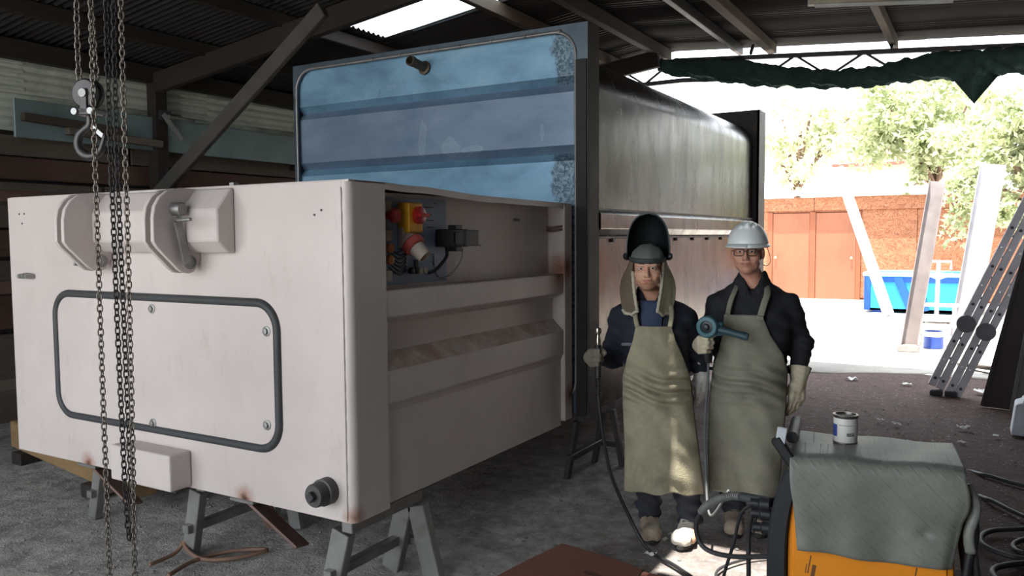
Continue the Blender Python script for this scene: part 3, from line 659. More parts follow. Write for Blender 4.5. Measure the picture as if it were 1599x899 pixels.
pk = on(1500, 575, 'z', 0.0); m = MB(); m.bar((pk.x, pk.y, 0.05), (pk.x + 0.55, pk.y - 0.55, 0.09), 0.11, 0.04); o = m.build('loose_plank', TIMBER, loc=(pk.x, pk.y, 0.03), bevel=0.004); tag(o, 'short brown plank lying between the ladder and the dark plate', 'plank')

# ================================================================== white compactor body
WP = mat_white_paint()
DUST = M('dusty_ledge_paint', srgb(184, 170, 160), 0.85, var=0.15, scale=10, col2=srgb(160, 132, 116), c2=(0.42, 0.66), scale2=6, bump=0.3, bscale=60)
GASK = M('rubber_gasket', srgb(58, 59, 60), 0.6, var=0.1)
ZINC = M('zinc_bolt', srgb(150, 150, 148), 0.4, 0.7)
DRK = M('dark_cast_plug', srgb(78, 76, 74), 0.55, 0.4)
XL, XR, YF, ZB, ZT, YB = -4.908, -2.308, 2.595, 0.415, 1.894, 4.73
cb = thing('compactor_body', 'cream white steel compactor body with a coupling and sealed hatch on its front', 'machine', (-3.6, YF, 0))
m = MB(); m.box((XL, YF, ZB), (-2.345, YF + 0.02, ZT)); m.build('front_panel', WP, cb, bevel=0.002)
arc = [(-2.345, YF)] + [(-2.345 + 0.037 * math.sin(a), YF + 0.037 - 0.037 * math.cos(a)) for a in [k * PI / 16 for k in range(1, 9)]]
m = MB(); m.prism(arc + [(XR, 2.838), (XR - 0.02, 2.838), (XR - 0.02, YF + 0.06), (-2.345, YF + 0.02)], 'z', ZB, ZT); m.build('corner_column', WP, cb, smooth=True)
m = MB(); m.tube([(-2.347, YF - 0.001, ZB + 0.01 + 0.03 * k) for k in range(49)], [0.004 + 0.0012 * ((k * 7) % 3) for k in range(49)], 6); m.build('weld_seam', WP, cb, smooth='all')
m = MB(); m.box((XL + 0.01, YF + 0.02, ZB + 0.02), (-2.62, YB - 0.02, ZT - 0.03)); m.build('core', WP, cb)
m = MB(); m.box((XL, YF + 0.02, ZB), (XL + 0.02, YB, ZT)); m.build('left_panel', WP, cb)
# ribbed side
prof = [(-2.62, 1.411), (-2.312, 1.411), (-2.312, 1.288), (-2.39, 1.250), (-2.39, 1.118), (-2.312, 1.045), (-2.312, 0.893), (-2.324, 0.880), (-2.332, 0.852), (-2.332, 0.425), (-2.62, 0.425)]
m = MB(); m.prism(prof, 'y', 2.838, 4.62); m.build('ribbed_side', WP, cb, bevel=0.004)
m = MB(); m.add([(-2.313, 2.85, 1.4125), (-2.313, 4.615, 1.4125), (-2.418, 4.615, 1.4125), (-2.418, 2.85, 1.4125)], [(0, 1, 2, 3)]); m.build('dusty_ledge', DUST, cb)
m = MB(); m.add([(-2.3105, 2.842, 1.046), (-2.3105, 4.616, 1.046), (-2.3885, 4.616, 1.121), (-2.3885, 2.842, 1.121)], [(0, 1, 2, 3)]); m.build('dusty_ledge', DUST, cb)
m = MB(); m.box((-2.62, 2.838, 1.411), (-2.42, 4.62, 1.86)); m.build('recess_wall', WP, cb)
m = MB(); m.box((-2.62, 4.62, 0.455), (XR + 0.004, YB, 1.853)); m.build('end_post', WP, cb, bevel=0.006)
tzp = lambda y: float(np.interp(y, [2.6, 2.84, 3.0, 3.15, 3.6, 4.75], [1.893, 1.893, 1.886, 1.888, 1.866, 1.856]))
m = MB(); m.sheet(lambda u, v: (XL + 0.02 + (XR - XL - 0.02) * u, 2.60 + 2.13 * v, tzp(2.60 + 2.13 * v)), 2, 24, 0.008); m.build('top_plate', WP, cb, smooth=True)
m = MB(); m.sheet(lambda u, v: (XR - 0.006, 2.838 + 1.78 * v, tzp(2.838 + 1.78 * v) - 0.028 * u), 1, 20, 0.008); m.build('top_lip', WP, cb)
# hatch with rubber seal
def rrect(x0, x1, z0, z1, r, y, n=8):
    P = []
    for cx, cz, a0 in ((x1 - r, z1 - r, 0), (x0 + r, z1 - r, 90), (x0 + r, z0 + r, 180), (x1 - r, z0 + r, 270)):
        for k in range(n + 1):
            a = R(a0 + 90 * k / n); P.append((cx + r * math.cos(a), y, cz + r * math.sin(a)))
    return P
P = rrect(-4.462, -2.742, 0.680, 1.356, 0.125, YF)
m = MB(); n_ = len(P); m.add([(p[0], YF - 0.006, p[2]) for p in P] + [(p[0], YF + 0.005, p[2]) for p in P], [list(range(n_))] + [(i, (i + 1) % n_, n_ + (i + 1) % n_, n_ + i) for i in range(n_)]); hp = m.build('hatch', WP, cb)
m = MB(); m.tube(P, 0.021, 10, closed=True, sq=(1, 1)); m.build('hatch_seal', GASK, hp, smooth='all')
for (sx, sz) in ((-3.616, 1.300), (-2.804, 1.228), (-3.639, 0.712), (-2.816, 0.795)):
    m = MB(); m.lathe([(0.024, 0), (0.024, 0.005), (0.014, 0.007), (0.013, 0.016), (0.006, 0.017)], 12, (sx, YF - 0.005, sz), (0, -1, 0)); m.build('hatch_screw', ZINC, hp, smooth=True)
# coupling block
bp = [(YF, 1.884), (2.575, 1.884), (2.495, 1.785), (2.495, 1.640), (2.555, 1.585), (YF, 1.583)]
m = MB(); m.prism(bp, 'x', -4.02, -3.0); blk = m.build('coupling_block', WP, cb, bevel=0.006)
lp = [(YF, 1.886), (2.50, 1.889), (2.43, 1.876), (2.385, 1.845), (2.355, 1.80), (2.345, 1.75), (2.343, 1.64), (2.365, 1.61), (2.47, 1.508), (2.495, 1.492), (2.53, 1.487), (2.56, 1.497), (YF, 1.553)]
for xr in (-3.244, -3.305, -3.94, -4.001):
    m = MB(); m.prism(lp, 'x', xr - 0.024, xr); lg = m.build('lug_plate', WP, cb, bevel=0.003, smooth=True)
    if xr in (-3.244, -3.94):
        m = MB(); m.lathe([(0.034, 0), (0.034, 0.006), (0.026, 0.006), (0.026, 0.001)], 20, (xr, 2.535, 1.540), (1, 0, 0)); m.build('lug_bush', STEEL_G, lg, smooth=True)
        m = MB(); m.lathe([(0.036, -0.002), (0.036, 0.0015)], 24, (xr, 2.455, 1.788), (1, 0, 0)); m.build('pin_boss', WP, lg, smooth=True)
m = MB(); m.lathe([(0.030, -0.02), (0.030, 0.055), (0.026, 0.062), (0.0, 0.062)], 18, (-3.244, 2.455, 1.788), (1, 0, 0)); pn = m.build('locking_pin', STEEL_G, cb, smooth=True)
m = MB(); m.tube(smooth_path([(-3.19, 2.455, 1.775), (-3.185, 2.43, 1.742), (-3.14, 2.40, 1.735), (-3.06, 2.40, 1.738)], 5), 0.008, 8); m.build('pin_handle', ZINC, pn, smooth='all')
m = MB(); m.bar((-3.215, 2.45, 1.735), (-3.220, 2.50, 1.535), 0.014, 0.045, up=(0, 1, 0)); m.build('pin_lever', STEEL_G, pn, bevel=0.004)
m = MB(); m.bar((-4.05, 2.50, 1.68), (-4.055, 2.48, 1.515), 0.010, 0.05, up=(0, 1, 0)); tb = m.build('hanging_tab', STEEL_G, cb, bevel=0.004)
# bumper tube, drain plug, latch stub, corner dots
m = MB(); m.prism([(YF, 0.425), (2.47, 0.425), (2.47, 0.605), (YF, 0.605)], 'x', -3.83, -3.36); m.build('bumper_tube', WP, cb, bevel=0.010, seg=2)
m = MB(); m.lathe([(0.060, 0), (0.060, 0.045), (0.052, 0.048), (0.052, 0.09), (0.047, 0.098)], 24, (-2.452, YF, 0.545), (0, -1, 0)); pg = m.build('drain_plug', DRK, cb, smooth=True)
m = MB(); m.bar((-2.452, YF - 0.10, 0.545), (-2.452, YF - 0.122, 0.545), 0.036, 0.036, up=(0.7, 0, 0.7)); m.build('square_socket', STEEL_D, pg, bevel=0.003)
for k, xx in enumerate((-4.74, -4.705, -4.67)):
    m = MB(); m.lathe([(0.014, 0), (0.017, 0.02), (0.013, 0.05)], 10, (xx, YF, 1.445 + 0.004 * (k % 2)), (0, -1, 0)); m.build('grease_nipple', ZINC, cb, smooth=True)
for (xx, zz) in ((-4.79, 1.80), (-4.74, 1.80), (-4.765, 1.745), (-2.50, 1.75), (-2.46, 1.77)):
    m = MB(); m.lathe([(0.006, 0), (0.005, 0.003)], 8, (xx, YF, zz), (0, -1, 0)); m.build('rivet', STEEL_D, cb)
m = MB(); m.box((-3.10, YF + 0.06, ZT), (-3.07, YF + 0.09, ZT + 0.022)); m.build('top_stop', ZINC, cb)
m = MB(); m.lathe([(0.026, 0), (0.026, 0.02), (0.018, 0.022), (0.012, 0.020)], 14, (-2.39, 2.90, 1.255), (1, 0, 0)); m.build('side_eye', WP, cb, smooth=True)
# control plate in the recess
PLATE = M('control_plate_blue', srgb(120, 136, 158), 0.45, 0.1, var=0.08)
m = MB(); m.box((-2.42, 2.86, 1.425), (-2.414, 3.462, 1.842)); cp = m.build('control_plate', PLATE, cb)
YEL = M('yellow_switch_plastic', srgb(222, 160, 32), 0.45, var=0.05); RED = M('red_plastic', srgb(170, 36, 34), 0.45, var=0.05); RED2 = M('red_collar', srgb(176, 74, 66), 0.5, var=0.05); GRY = M('grey_plug_plastic', srgb(176, 164, 150), 0.5, var=0.05); BLK = M('black_plastic', srgb(30, 31, 34), 0.5, var=0.1)
sy, sz = 3.115, 1.748
m = MB(); m.box((-2.414, sy - 0.055, sz - 0.075), (-2.345, sy + 0.055, sz + 0.068)); iso = m.build('isolator_box', YEL, cb, bevel=0.006, seg=2)
m = MB(); m.lathe([(0.042, 0), (0.042, 0.022), (0.034, 0.026)], 20, (-2.345, sy + 0.012, sz + 0.008), (1, 0, 0)); m.build('rotary_knob', RED, iso, smooth=True)
m = MB(); m.box((-2.32, sy - 0.026, sz - 0.001), (-2.298, sy + 0.050, sz + 0.017)); m.build('knob_grip', RED, iso, bevel=0.003)
m = MB(); m.lathe([(0.018, 0), (0.018, 0.03), (0.034, 0.034), (0.036, 0.052), (0.026, 0.06)], 18, (-2.414, 2.985, sz + 0.005), (1, 0, 0)); m.build('emergency_button', RED, cb, smooth=True)
for k, zz in enumerate((1.80, 1.66, 1.47)):
    m = MB(); m.box((-2.414, 2.955, zz - 0.026), (-2.40, 3.0, zz + 0.026)); m.build('terminal_plate', GRY, cb, bevel=0.003)
for k, zz in enumerate((1.60, 1.545)):
    m = MB(); m.lathe([(0.022, 0), (0.022, 0.025), (0.012, 0.03)], 12, (-2.414, 2.98, zz), (1, 0, 0)); m.build('push_button', M('orange_button', srgb(176, 112, 60), 0.5), cb, smooth=True)
# red and grey plug pointing out and down
pa = Vector((-2.40, 3.10, 1.655)); pdir = Vector((0.66, 0.10, -0.62)).normalized()
m = MB(); m.box((-2.414, 3.055, 1.60), (-2.375, 3.165, 1.70)); m.build('socket_base', GRY, cb, bevel=0.008)
m = MB(); m.lathe([(0.038, 0), (0.044, 0.03), (0.044, 0.06)], 22, pa, pdir); pl = m.build('plug_body', GRY, cb, smooth=True)
m = MB(); m.lathe([(0.050, 0.035), (0.056, 0.042), (0.056, 0.072), (0.049, 0.078)], 22, pa, pdir); m.build('locking_collar', RED2, pl, smooth=True)
m = MB(); m.lathe([(0.040, 0.075), (0.037, 0.125), (0.034, 0.145), (0.028, 0.145), (0.028, 0.12)], 22, pa, pdir); m.build('plug_shroud', GRY, pl, smooth=True)
# black multipole connector
m = MB(); m.box((-2.414, 3.36, 1.60), (-2.30, 3.50, 1.69)); bc = m.build('black_connector', BLK, cb, bevel=0.006)
m = MB(); m.box((-2.30, 3.375, 1.612), (-2.245, 3.485, 1.678)); m.build('connector_hood', M('dark_grey_plastic', srgb(58, 58, 60), 0.5), bc, bevel=0.006)
m = MB(); m.box((-2.245, 3.37, 1.605), (-2.230, 3.49, 1.685)); m.build('connector_rim', BLK, bc, bevel=0.003)
for s in (1.70, 1.59):
    m = MB(); m.box((-2.36, 3.40, s - 0.012), (-2.31, 3.46, s + 0.012)); m.build('locking_lever', BLK, bc, bevel=0.003)
chp = smooth_path([(-2.29, 3.43, 1.60), (-2.31, 3.44, 1.53), (-2.36, 3.42, 1.46), (-2.405, 3.38, 1.445), (-2.41, 3.35, 1.50), (-2.41, 3.34, 1.57)], 10)
def link_mesh(name, L, W, r, n=12, k=5):
    m = MB(); P = []
    for i in range(n):
        a = 2 * PI * i / n; ca, sa = math.cos(a), math.sin(a)
        P.append((sa * (W / 2), 0, ca * (W / 2) + (L - W) / 2 * (1 if ca > 0.01 else -1 if ca < -0.01 else 0)))
    m.tube(P, r, k, closed=True); return m.mesh(name, smooth='all')
def chain(parent, path, me, pitch, name='link', phase=0.0):
    """links along a polyline, every other one turned a quarter"""
    P = [Vector(p) for p in path]; seg = [0.0]
    for i in range(1, len(P)): seg.append(seg[-1] + (P[i] - P[i - 1]).length)
    n = int(seg[-1] / pitch); org = ORG[parent.name]; arr = np.array([[*p] for p in P]); sg = np.array(seg)
    for k in range(n):
        s = (k + 0.5) * pitch; p = [float(np.interp(s, sg, arr[:, i])) for i in range(3)]; q = [float(np.interp(s + 0.004, sg, arr[:, i])) for i in range(3)]; o_ = [float(np.interp(s - 0.004, sg, arr[:, i])) for i in range(3)]
        d = (Vector(q) - Vector(o_)).normalized()
        quat = Vector((0, 0, 1)).rotation_difference(d if d.z > 0 else -d)
        rm = quat.to_matrix() @ Matrix.Rotation(phase + (PI / 2 if k % 2 else 0) + 0.12 * math.sin(k * 1.7), 3, 'Z')
        ob = bpy.data.objects.new(name, me); C.objects.link(ob); ob.parent = parent; ob.location = Vector(p) - org; ob.rotation_euler = rm.to_euler()
SMALL = link_mesh('link', 0.017, 0.010, 0.0018, 8, 4); SMALL.materials.append(STEEL_G)
chain(bc, chp, SMALL, 0.0132)
m = MB(); m.tube(smooth_path([(-2.37, 3.40, 1.60), (-2.36, 3.385, 1.55), (-2.39, 3.34, 1.49), (-2.412, 3.30, 1.47)], 6), 0.009, 8); m.build('connector_cable', BLK, bc, smooth='all')
for k in range(6):
    m = MB(); z = 1.585 - k * 0.019; m.tube(smooth_path([(-2.412, 2.99, z + 0.02), (-2.404, 3.02, z - 0.004), (-2.402, 3.06, z - 0.018), (-2.406, 3.10, z - 0.006), (-2.412, 3.115, z + 0.004)], 5), 0.0035, 6); m.build('control_wire', BLK, cb, smooth='all')
for k, yy in enumerate((3.15, 3.19)):
    m = MB(); m.lathe([(0.016, 0), (0.016, 0.02), (0.010, 0.024)], 12, (-2.414, yy, 1.487), (1, 0, 0)); m.build('cable_gland', BLK, cb, smooth=True)
m = MB(); m.bar((-2.408, 3.19, 1.54), (-2.404, 3.19, 1.495), 0.010, 0.020, up=(0, 1, 0)); m.build('key', BLK, cb)
for yy in (3.235, 3.275):
    m = MB(); m.lathe([(0.017, 0), (0.017, 0.006), (0.011, 0.008)], 12, (-2.414, yy, 1.485), (1, 0, 0)); m.build('warning_decal', GRY, cb)
for k, (yy, zz, w) in enumerate(((3.30, 1.80, 0.10), (3.20, 1.775, 0.05), (3.30, 1.765, 0.08), (3.20, 1.755, 0.06), (3.31, 1.735, 0.08), (3.32, 1.70, 0.05), (3.37, 1.822, 0.02))):
    m = MB(); m.box((-2.4142, yy - w / 2, zz - 0.0025), (-2.4132, yy + w / 2, zz + 0.0025)); m.build('printed_line', M('print_ink', srgb(48, 50, 58), 0.6), cb)
m = MB(); m.box((-2.4202, 4.17, 1.742), (-2.4190, 4.25, 1.758)); m.build('stamped_text', M('faint_ink', srgb(120, 116, 112), 0.7), cb)
m = MB(); m.lathe([(0.006, 0), (0.006, 0.004), (0.003, 0.006)], 8, (-2.42, 3.80, 1.602), (1, 0, 0)); m.build('bright_screw', ZINC, cb)
for zz in (1.71, 1.69):
    m = MB(); m.tube(smooth_path([(-2.42, 4.60, zz), (-2.37, 4.58, zz - 0.005), (-2.32, 4.62, zz + 0.004)], 5), 0.008, 7); m.build('pipe_end', RUSTY, cb, smooth='all')
# brackets welded under the front edge
for (xa, tag_) in ((-4.22, 0), (-2.99, 1)):
    m = MB(); m.box((xa - 0.10, YF - 0.004, 0.398), (xa + 0.06, YF + 0.10, 0.416)); fb = m.build('bracket_shoe', STEEL_G, cb, bevel=0.004)
    m = MB(); m.bar((xa + 0.0, YF + 0.05, 0.40), (xa + 0.30, YF + 0.07, 0.225), 0.10, 0.012, up=(0, 0.2, 1)); m.bar((xa - 0.03, YF + 0.10, 0.40), (xa - 0.02, YF + 0.22, 0.20), 0.14, 0.012, up=(0, 1, 0.4)); m.build('bracket_bar', RUSTY, cb)

# ================================================================== trestles under the body
def trestle(label, x, y, top, lw=0.07, dx=0.16, mat=STEEL_G, depth=0.6):
    t = thing('steel_trestle', label, 'trestle', (x, y, 0), group='trestles under the machine')
    m = MB(); m.bar((x, y - 0.02, top - 0.03), (x, y + depth, top - 0.03), 0.06, 0.06); m.build('top_rail', mat, t, bevel=0.004)
    for yy, ss in ((y, (-1,)), (y + depth - 0.05, (-1, 1))):
        for s in ss:
            m = MB(); m.bar((x + s * dx, yy, 0.0), (x + s * 0.035, yy, top - 0.062), lw, 0.05, up=(0, 1, 0)); m.build('leg', mat, t, bevel=0.004)
        if len(ss) > 1: m = MB(); m.bar((x - dx * 0.72, yy + 0.055, 0.14), (x + dx * 0.72, yy + 0.055, 0.14), 0.04, 0.04); m.build('cross_tube', mat, t, bevel=0.003)
    m = MB(); m.bar((x - dx * 0.66, y - 0.06, 0.155), (x - dx * 0.66, y + depth, 0.155), 0.045, 0.045); m.build('cross_tube', mat, t, bevel=0.003)
    return t
trestle('short tube trestle under the middle of the white body, cable at its foot', -3.44, 2.72, ZB, 0.085, 0.11)
trestle('grey tube trestle under the right front corner of the white body', -2.385, 2.65, 0.412, 0.10, 0.13, depth=0.5)
trestle('low trestle under the left end of the white body', -4.42, 2.82, ZB, 0.07, 0.12)
trestle('thin dark trestle under the tank corner post behind the welder', -2.30, 4.86, 0.468, 0.035, 0.11, STEEL_D, 0.5)
trestle('dark trestle under the rear end of the tank', -2.6, 8.4, 0.468, 0.05, 0.16, STEEL_D, 0.6)
trestle('dark trestle under the far left corner of the tank', -4.5, 5.0, 0.468, 0.05, 0.16, STEEL_D, 0.6)
RC = M('rust_brown_cable', srgb(120, 92, 76), 0.7, var=0.15)
c_ = on(280, 870, 'z', 0.0)
m = MB(); m.tube(smooth_path([(c_.x - 0.02, c_.y - 0.16, 0.014), (c_.x - 0.03, c_.y, 0.02), (c_.x - 0.01, c_.y + 0.07, 0.10), (c_.x + 0.01, c_.y + 0.03, 0.05), (c_.x + 0.16, c_.y + 0.02, 0.016), (c_.x + 0.30, c_.y + 0.12, 0.016), (c_.x + 0.36, c_.y + 0.26, 0.02), (c_.x + 0.20, c_.y + 0.16, 0.016), (c_.x + 0.14, c_.y - 0.02, 0.016), (c_.x + 0.18, c_.y - 0.2, 0.016)], 8), 0.011, 8); o = m.build('welding_cable', RC, loc=(c_.x, c_.y, 0), smooth='all'); tag(o, 'rust brown cable looped around the foot of the middle trestle', 'cable')

# ================================================================== steel tank
BS = mat_sky_tinted_steel(); TS = mat_tank_side()
FRM = M('dark_frame_steel', srgb(58, 55, 54), 0.5, 0.25, var=0.25, scale=3, col2=srgb(104, 84, 68), c2=(0.58, 0.78))
POSTM = M('blackened_post_steel', srgb(44, 41, 40), 0.62, 0.1, var=0.3, scale=4, col2=srgb(78, 66, 56), c2=(0.6, 0.8), spec=0.3)
tk = thing('steel_tank', 'large bare steel tank with blue ribbed front and shiny side', 'tank', (-3.5, 4.75, 0))
TX0, TX1, TZ, TYF = -4.775, -2.20, 3.012, 4.75
def pz(z, y0):   # front sheet profile with two V grooves
    for zc in (2.640, 2.195):
        d = abs(z - zc)
        if d < 0.052: return y0 + 0.055 * (1 - d / 0.052)
    return y0
zs_ = [0.5, 1.2, 1.9] + [2.143, 2.195, 2.247] + [2.40] + [2.588, 2.640, 2.692] + [2.80, 2.90, 2.975]
m = MB(); nz = len(zs_) - 1
m.sheet(lambda u, v: (TX0 + 0.02 + (TX1 - TX0 - 0.09) * u, pz(zs_[int(round(v * nz))], TYF + 0.035), zs_[int(round(v * nz))]), 12, nz, 0.006); m.build('front_sheet', BS, tk)
# front frame with rounded opening
oi = rrect(TX0 + 0.035, TX1 - 0.085, 0.55, 2.972, 0.16, TYF, 8)
def frame_with_hole(x0, x1, z0, z1, inner, y0, y1, name, mat, parent):
    m = MB(); n = len(inner); c = Vector(((x0 + x1) / 2, 0, (z0 + z1) / 2)); outer = []
    for p in inner:
        d = Vector((p[0] - c.x, 0, p[2] - c.z)); k = min(((x1 if d.x > 0 else x0) - c.x) / d.x if abs(d.x) > 1e-6 else 1e9, ((z1 if d.z > 0 else z0) - c.z) / d.z if abs(d.z) > 1e-6 else 1e9); outer.append((c.x + d.x * k, c.z + d.z * k))
    # snap the points nearest to the corners
    for cx, cz in ((x0, z0), (x0, z1), (x1, z0), (x1, z1)):
        i = min(range(n), key=lambda q: (outer[q][0] - cx) ** 2 + (outer[q][1] - cz) ** 2); outer[i] = (cx, cz)
    vs = [(p[0], y0, p[2]) for p in inner] + [(p[0], y0, p[1]) for p in outer] + [(p[0], y1, p[2]) for p in inner] + [(p[0], y1, p[1]) for p in outer]
    fs = []
    for i in range(n):
        j = (i + 1) % n
        fs += [(i, j, n + j, n + i), (2 * n + i, 3 * n + i, 3 * n + j, 2 * n + j), (i, 2 * n + i, 2 * n + j, j), (n + i, n + j, 3 * n + j, 3 * n + i)]
    m.add(vs, fs); return m.build(name, mat, parent)
ff = frame_with_hole(TX0, TX1, 0.48, TZ, oi, TYF, TYF + 0.03, 'front_frame', M('blue_frame_steel', srgb(84, 96, 106), 0.4, 0.55, var=0.25, scale=3, col2=srgb(60, 58, 56), c2=(0.55, 0.75)), tk)
m = MB(); m.tube(oi, 0.011, 8, closed=True); m.build('edge_rod', STEEL_G, ff, smooth='all')
for k in range(9):
    xx = TX0 + 0.30 + k * 0.26; m = MB(); m.tube([(xx - 0.008, TYF - 0.006, 2.972), (xx + 0.008, TYF - 0.008, 2.972)], 0.012, 7); m.build('tack_weld', STEEL_G, ff, smooth='all')
m = MB(); m.box((TX1 - 0.084, TYF - 0.012, 0.48), (TX1 - 0.004, TYF + 0.001, 2.78)); m.build('cover_strip', POSTM, tk, bevel=0.004)
m = MB(); m.box((TX1 - 0.02, TYF + 0.002, 0.48), (TX1 + 0.002, TYF + 0.175, TZ)); m.build('corner_post', POSTM, tk, bevel=0.004)
m = MB(); m.box((TX0, TYF + 0.03, TZ - 0.015), (TX1, TYF + 0.175, TZ - 0.001)); m.build('top_rail', FRM, tk)
m = MB(); m.box((TX0, TYF + 0.03, 0.48), (TX0 + 0.02, TYF + 0.175, TZ)); m.build('corner_post', FRM, tk)
# pipe stub
sp = Vector((-3.50, TYF + 0.03, 2.865)); sdv = Vector((-0.05, -1, 0.16)).normalized()
m = MB(); m.lathe([(0.05, 0), (0.05, 0.012), (0.033, 0.016), (0.033, 0.13), (0.037, 0.131), (0.037, 0.17), (0.030, 0.17), (0.030, 0.10)], 20, sp, sdv); m.build('pipe_stub', M('rusted_pipe', srgb(96, 84, 72), 0.5, 0.5), tk, smooth=True)
# shell with rounded top edges
def tank_sec(r=0.26, z0=0.48, z1=2.885, x0=TX0 + 0.03, x1=-2.235, n=10):
    P = [(x1, z0), (x1, z1 - r)] + [(x1 - r + r * math.cos(a), z1 - r + r * math.sin(a)) for a in [PI / 2 * k / n for k in range(1, n + 1)]]
    P += [(x0 + r + r * math.cos(a), z1 - r + r * math.sin(a)) for a in [PI / 2 + PI / 2 * k / n for k in range(0, n + 1)]] + [(x0, z0)]
    return P
S_ = tank_sec(); m = MB(); ny = 18
m.sheet(lambda u, v: (S_[int(round(u * (len(S_) - 1)))][0], TYF + 0.17 + 4.28 * v, S_[int(round(u * (len(S_) - 1)))][1]), len(S_) - 1, ny, 0.006); m.build('shell', TS, tk, smooth=True)
m = MB(); m.box((TX0 + 0.06, TYF + 0.06, 0.47), (-2.28, 9.18, 0.56)); m.build('floor_plate', FRM, tk)
for (za, zb, pr_) in ((1.822, 1.838, 0.010), (1.632, 1.648, 0.014)):
    m = MB(); m.box((-2.236, TYF + 0.18, za), (-2.232 + pr_, 9.16, zb)); m.build('side_seam', FRM, tk)
m = MB(); m.prism([(-2.236, 1.635), (-2.236, 1.83), (-2.190, 1.80), (-2.190, 1.70)], 'y', TYF + 0.18, 9.15); m.build('side_rib', TS, tk, bevel=0.004)
for k in range(9):
    m = MB(); y = 5.2 + k * 0.45; m.box((-2.234, y, 1.607), (-2.214, y + 0.03, 1.634)); m.build('tack_weld', FRM, tk)
# rear frame
ri = rrect(TX0 + 0.09, TX1 - 0.09, 0.58, 2.90, 0.22, 9.2, 8)
frame_with_hole(TX0 - 0.03, TX1 + 0.03, 0.48, 3.035, ri, 9.18, 9.21, 'rear_frame', FRM, tk)
m = MB(); m.box((TX1 + 0.005, 9.18, 0.48), (TX1 + 0.035, 9.46, 3.035)); m.build('rear_post', FRM, tk, bevel=0.004)
m = MB(); m.box((TX0, 9.21, 3.02), (TX1, 9.46, 3.035)); m.build('rear_top_rail', FRM, tk)
m = MB(); m.box((TX0 + 0.03, 9.215, 0.5), (TX1 - 0.03, 9.23, 2.95)); m.build('rear_sheet', TS, tk)

# ================================================================== chain hoist
CHM = M('oiled_chain_steel', srgb(118, 110, 102), 0.38, 0.8, var=0.2, scale=20); CHD = M('blackened_chain', srgb(58, 55, 54), 0.4, 0.7, var=0.2, scale=20)
HOIST_Z = 2.82; HY = 2.05
LK = link_mesh('link', 0.0315, 0.0195, 0.0034); LK.materials.append(CHM)
LD = link_mesh('link', 0.034, 0.0205, 0.0034); LD.materials.append(CHD)
LE = link_mesh('link', 0.036, 0.024, 0.0042); LE.materials.append(CHM)
def cpath(pts, y):
    P = [on(u, v, 'y', y + dy) for (u, v, dy) in pts]; return P
hd = thing('hand_chain', 'grey steel hand chain hanging in two long strands past the white body', 'chain', (-3.1, 2.0, HOIST_Z))
for pts, y in (([(140, -60, 0), (150, 300, 0), (160, 600, 0), (167, 780, 0), (172, 930, 0)], 2.00), ([(187, -60, 0), (192, 120, 0), (200, 400, 0), (207, 700, 0), (211, 930, 0)], 2.06)):
    chain(hd, smooth_path(cpath(pts, y), 8), LK, 0.0246, phase=0.6)
ld_ = thing('load_chain', 'blackened load chain hanging in a doubled slack loop', 'chain', (-3.05, 2.1, HOIST_Z))
chain(ld_, smooth_path(cpath([(164, -60, 0), (170, 180, 0), (176, 320, 0), (183, 500, 0), (190, 650, 0), (197, 790, 0), (203, 842, 0.0), (206, 800, 0), (202, 700, 0), (196, 560, 0), (189, 400, 0), (184, 280, 0), (180, 150, 0), (176, -60, 0)], 2.10), 8), LD, 0.0262, phase=0.5)
hk = thing('hook_block', 'dark steel pulley block with lifting hook on short chain falls', 'hook', (-3.23, HY, 2.2))
for pts in ([(119, -60, 0), (121, 60, 0), (124, 128, 0)], [(138, -60, 0.03), (146, 60, 0.03), (152, 132, 0.03)]):
    chain(hk, smooth_path(cpath(pts, HY + 0.03), 6), LE, 0.0275, phase=0.4)
HKM = M('dark_forged_hook', srgb(72, 70, 70), 0.42, 0.7, var=0.2, scale=15)
hc = on(138, 147, 'y', HY + 0.03); fdir = Vector((0.35, -1, 0)).normalized()
m = MB(); m.lathe([(0.030, -0.028), (0.055, -0.028), (0.063, -0.020), (0.063, -0.012), (0.050, -0.004), (0.050, 0.004), (0.063, 0.012), (0.063, 0.020), (0.055, 0.028), (0.030, 0.028)], 28, hc, fdir); m.build('pulley', HKM, hk, smooth=True)
m = MB(); m.lathe([(0.018, -0.040), (0.018, 0.040)], 14, hc, fdir); m.build('axle', STEEL_G, hk, smooth=True)
side = Vector((0, 0, 1)).cross(fdir).normalized()
for s in (-1, 1):
    m = MB(); m.bar(hc + fdir * (0.032 * s) + Vector((0, 0, 0.02)), hc + fdir * (0.032 * s) - Vector((0, 0, 0.085)), 0.036, 0.007, up=fdir); m.build('cheek_plate', HKM, hk, bevel=0.006)
    m = MB(); m.bar(hc + fdir * (0.032 * s) + side * -0.05 - Vector((0, 0, 0.076)), hc + fdir * (0.032 * s) + side * 0.05 - Vector((0, 0, 0.076)), 0.007, 0.03); m.build('cross_plate', HKM, hk, bevel=0.004)
    m = MB(); m.lathe([(0.008, -0.045), (0.014, -0.045), (0.014, 0.045), (0.008, 0.045)], 12, hc + side * (0.038 * s) - Vector((0, 0, 0.076)), fdir); m.build('cheek_bolt', ZINC, hk, smooth=True)
hh = hc - Vector((0, 0, 0.105)); hp_ = []
for a, r in ((95, 0.0), ):
    pass
cc = hh - Vector((0, 0, 0.095))
hp_ = [hh + Vector((0, 0, 0.03)), hh - Vector((0, 0, 0.02))] + [cc + side * (0.060 * math.cos(R(a))) + Vector((0, 0, 0.060 * math.sin(R(a)))) for a in (115, 145, 180, 215, 250, 285, 320, 350)] + [cc + side * 0.072 + Vector((0, 0, 0.03))]
pp = smooth_path(hp_, 5); rr = np.interp(np.linspace(0, 1, len(pp)), [0, 0.2, 0.55, 0.8, 1], [0.014, 0.015, 0.021, 0.016, 0.008])
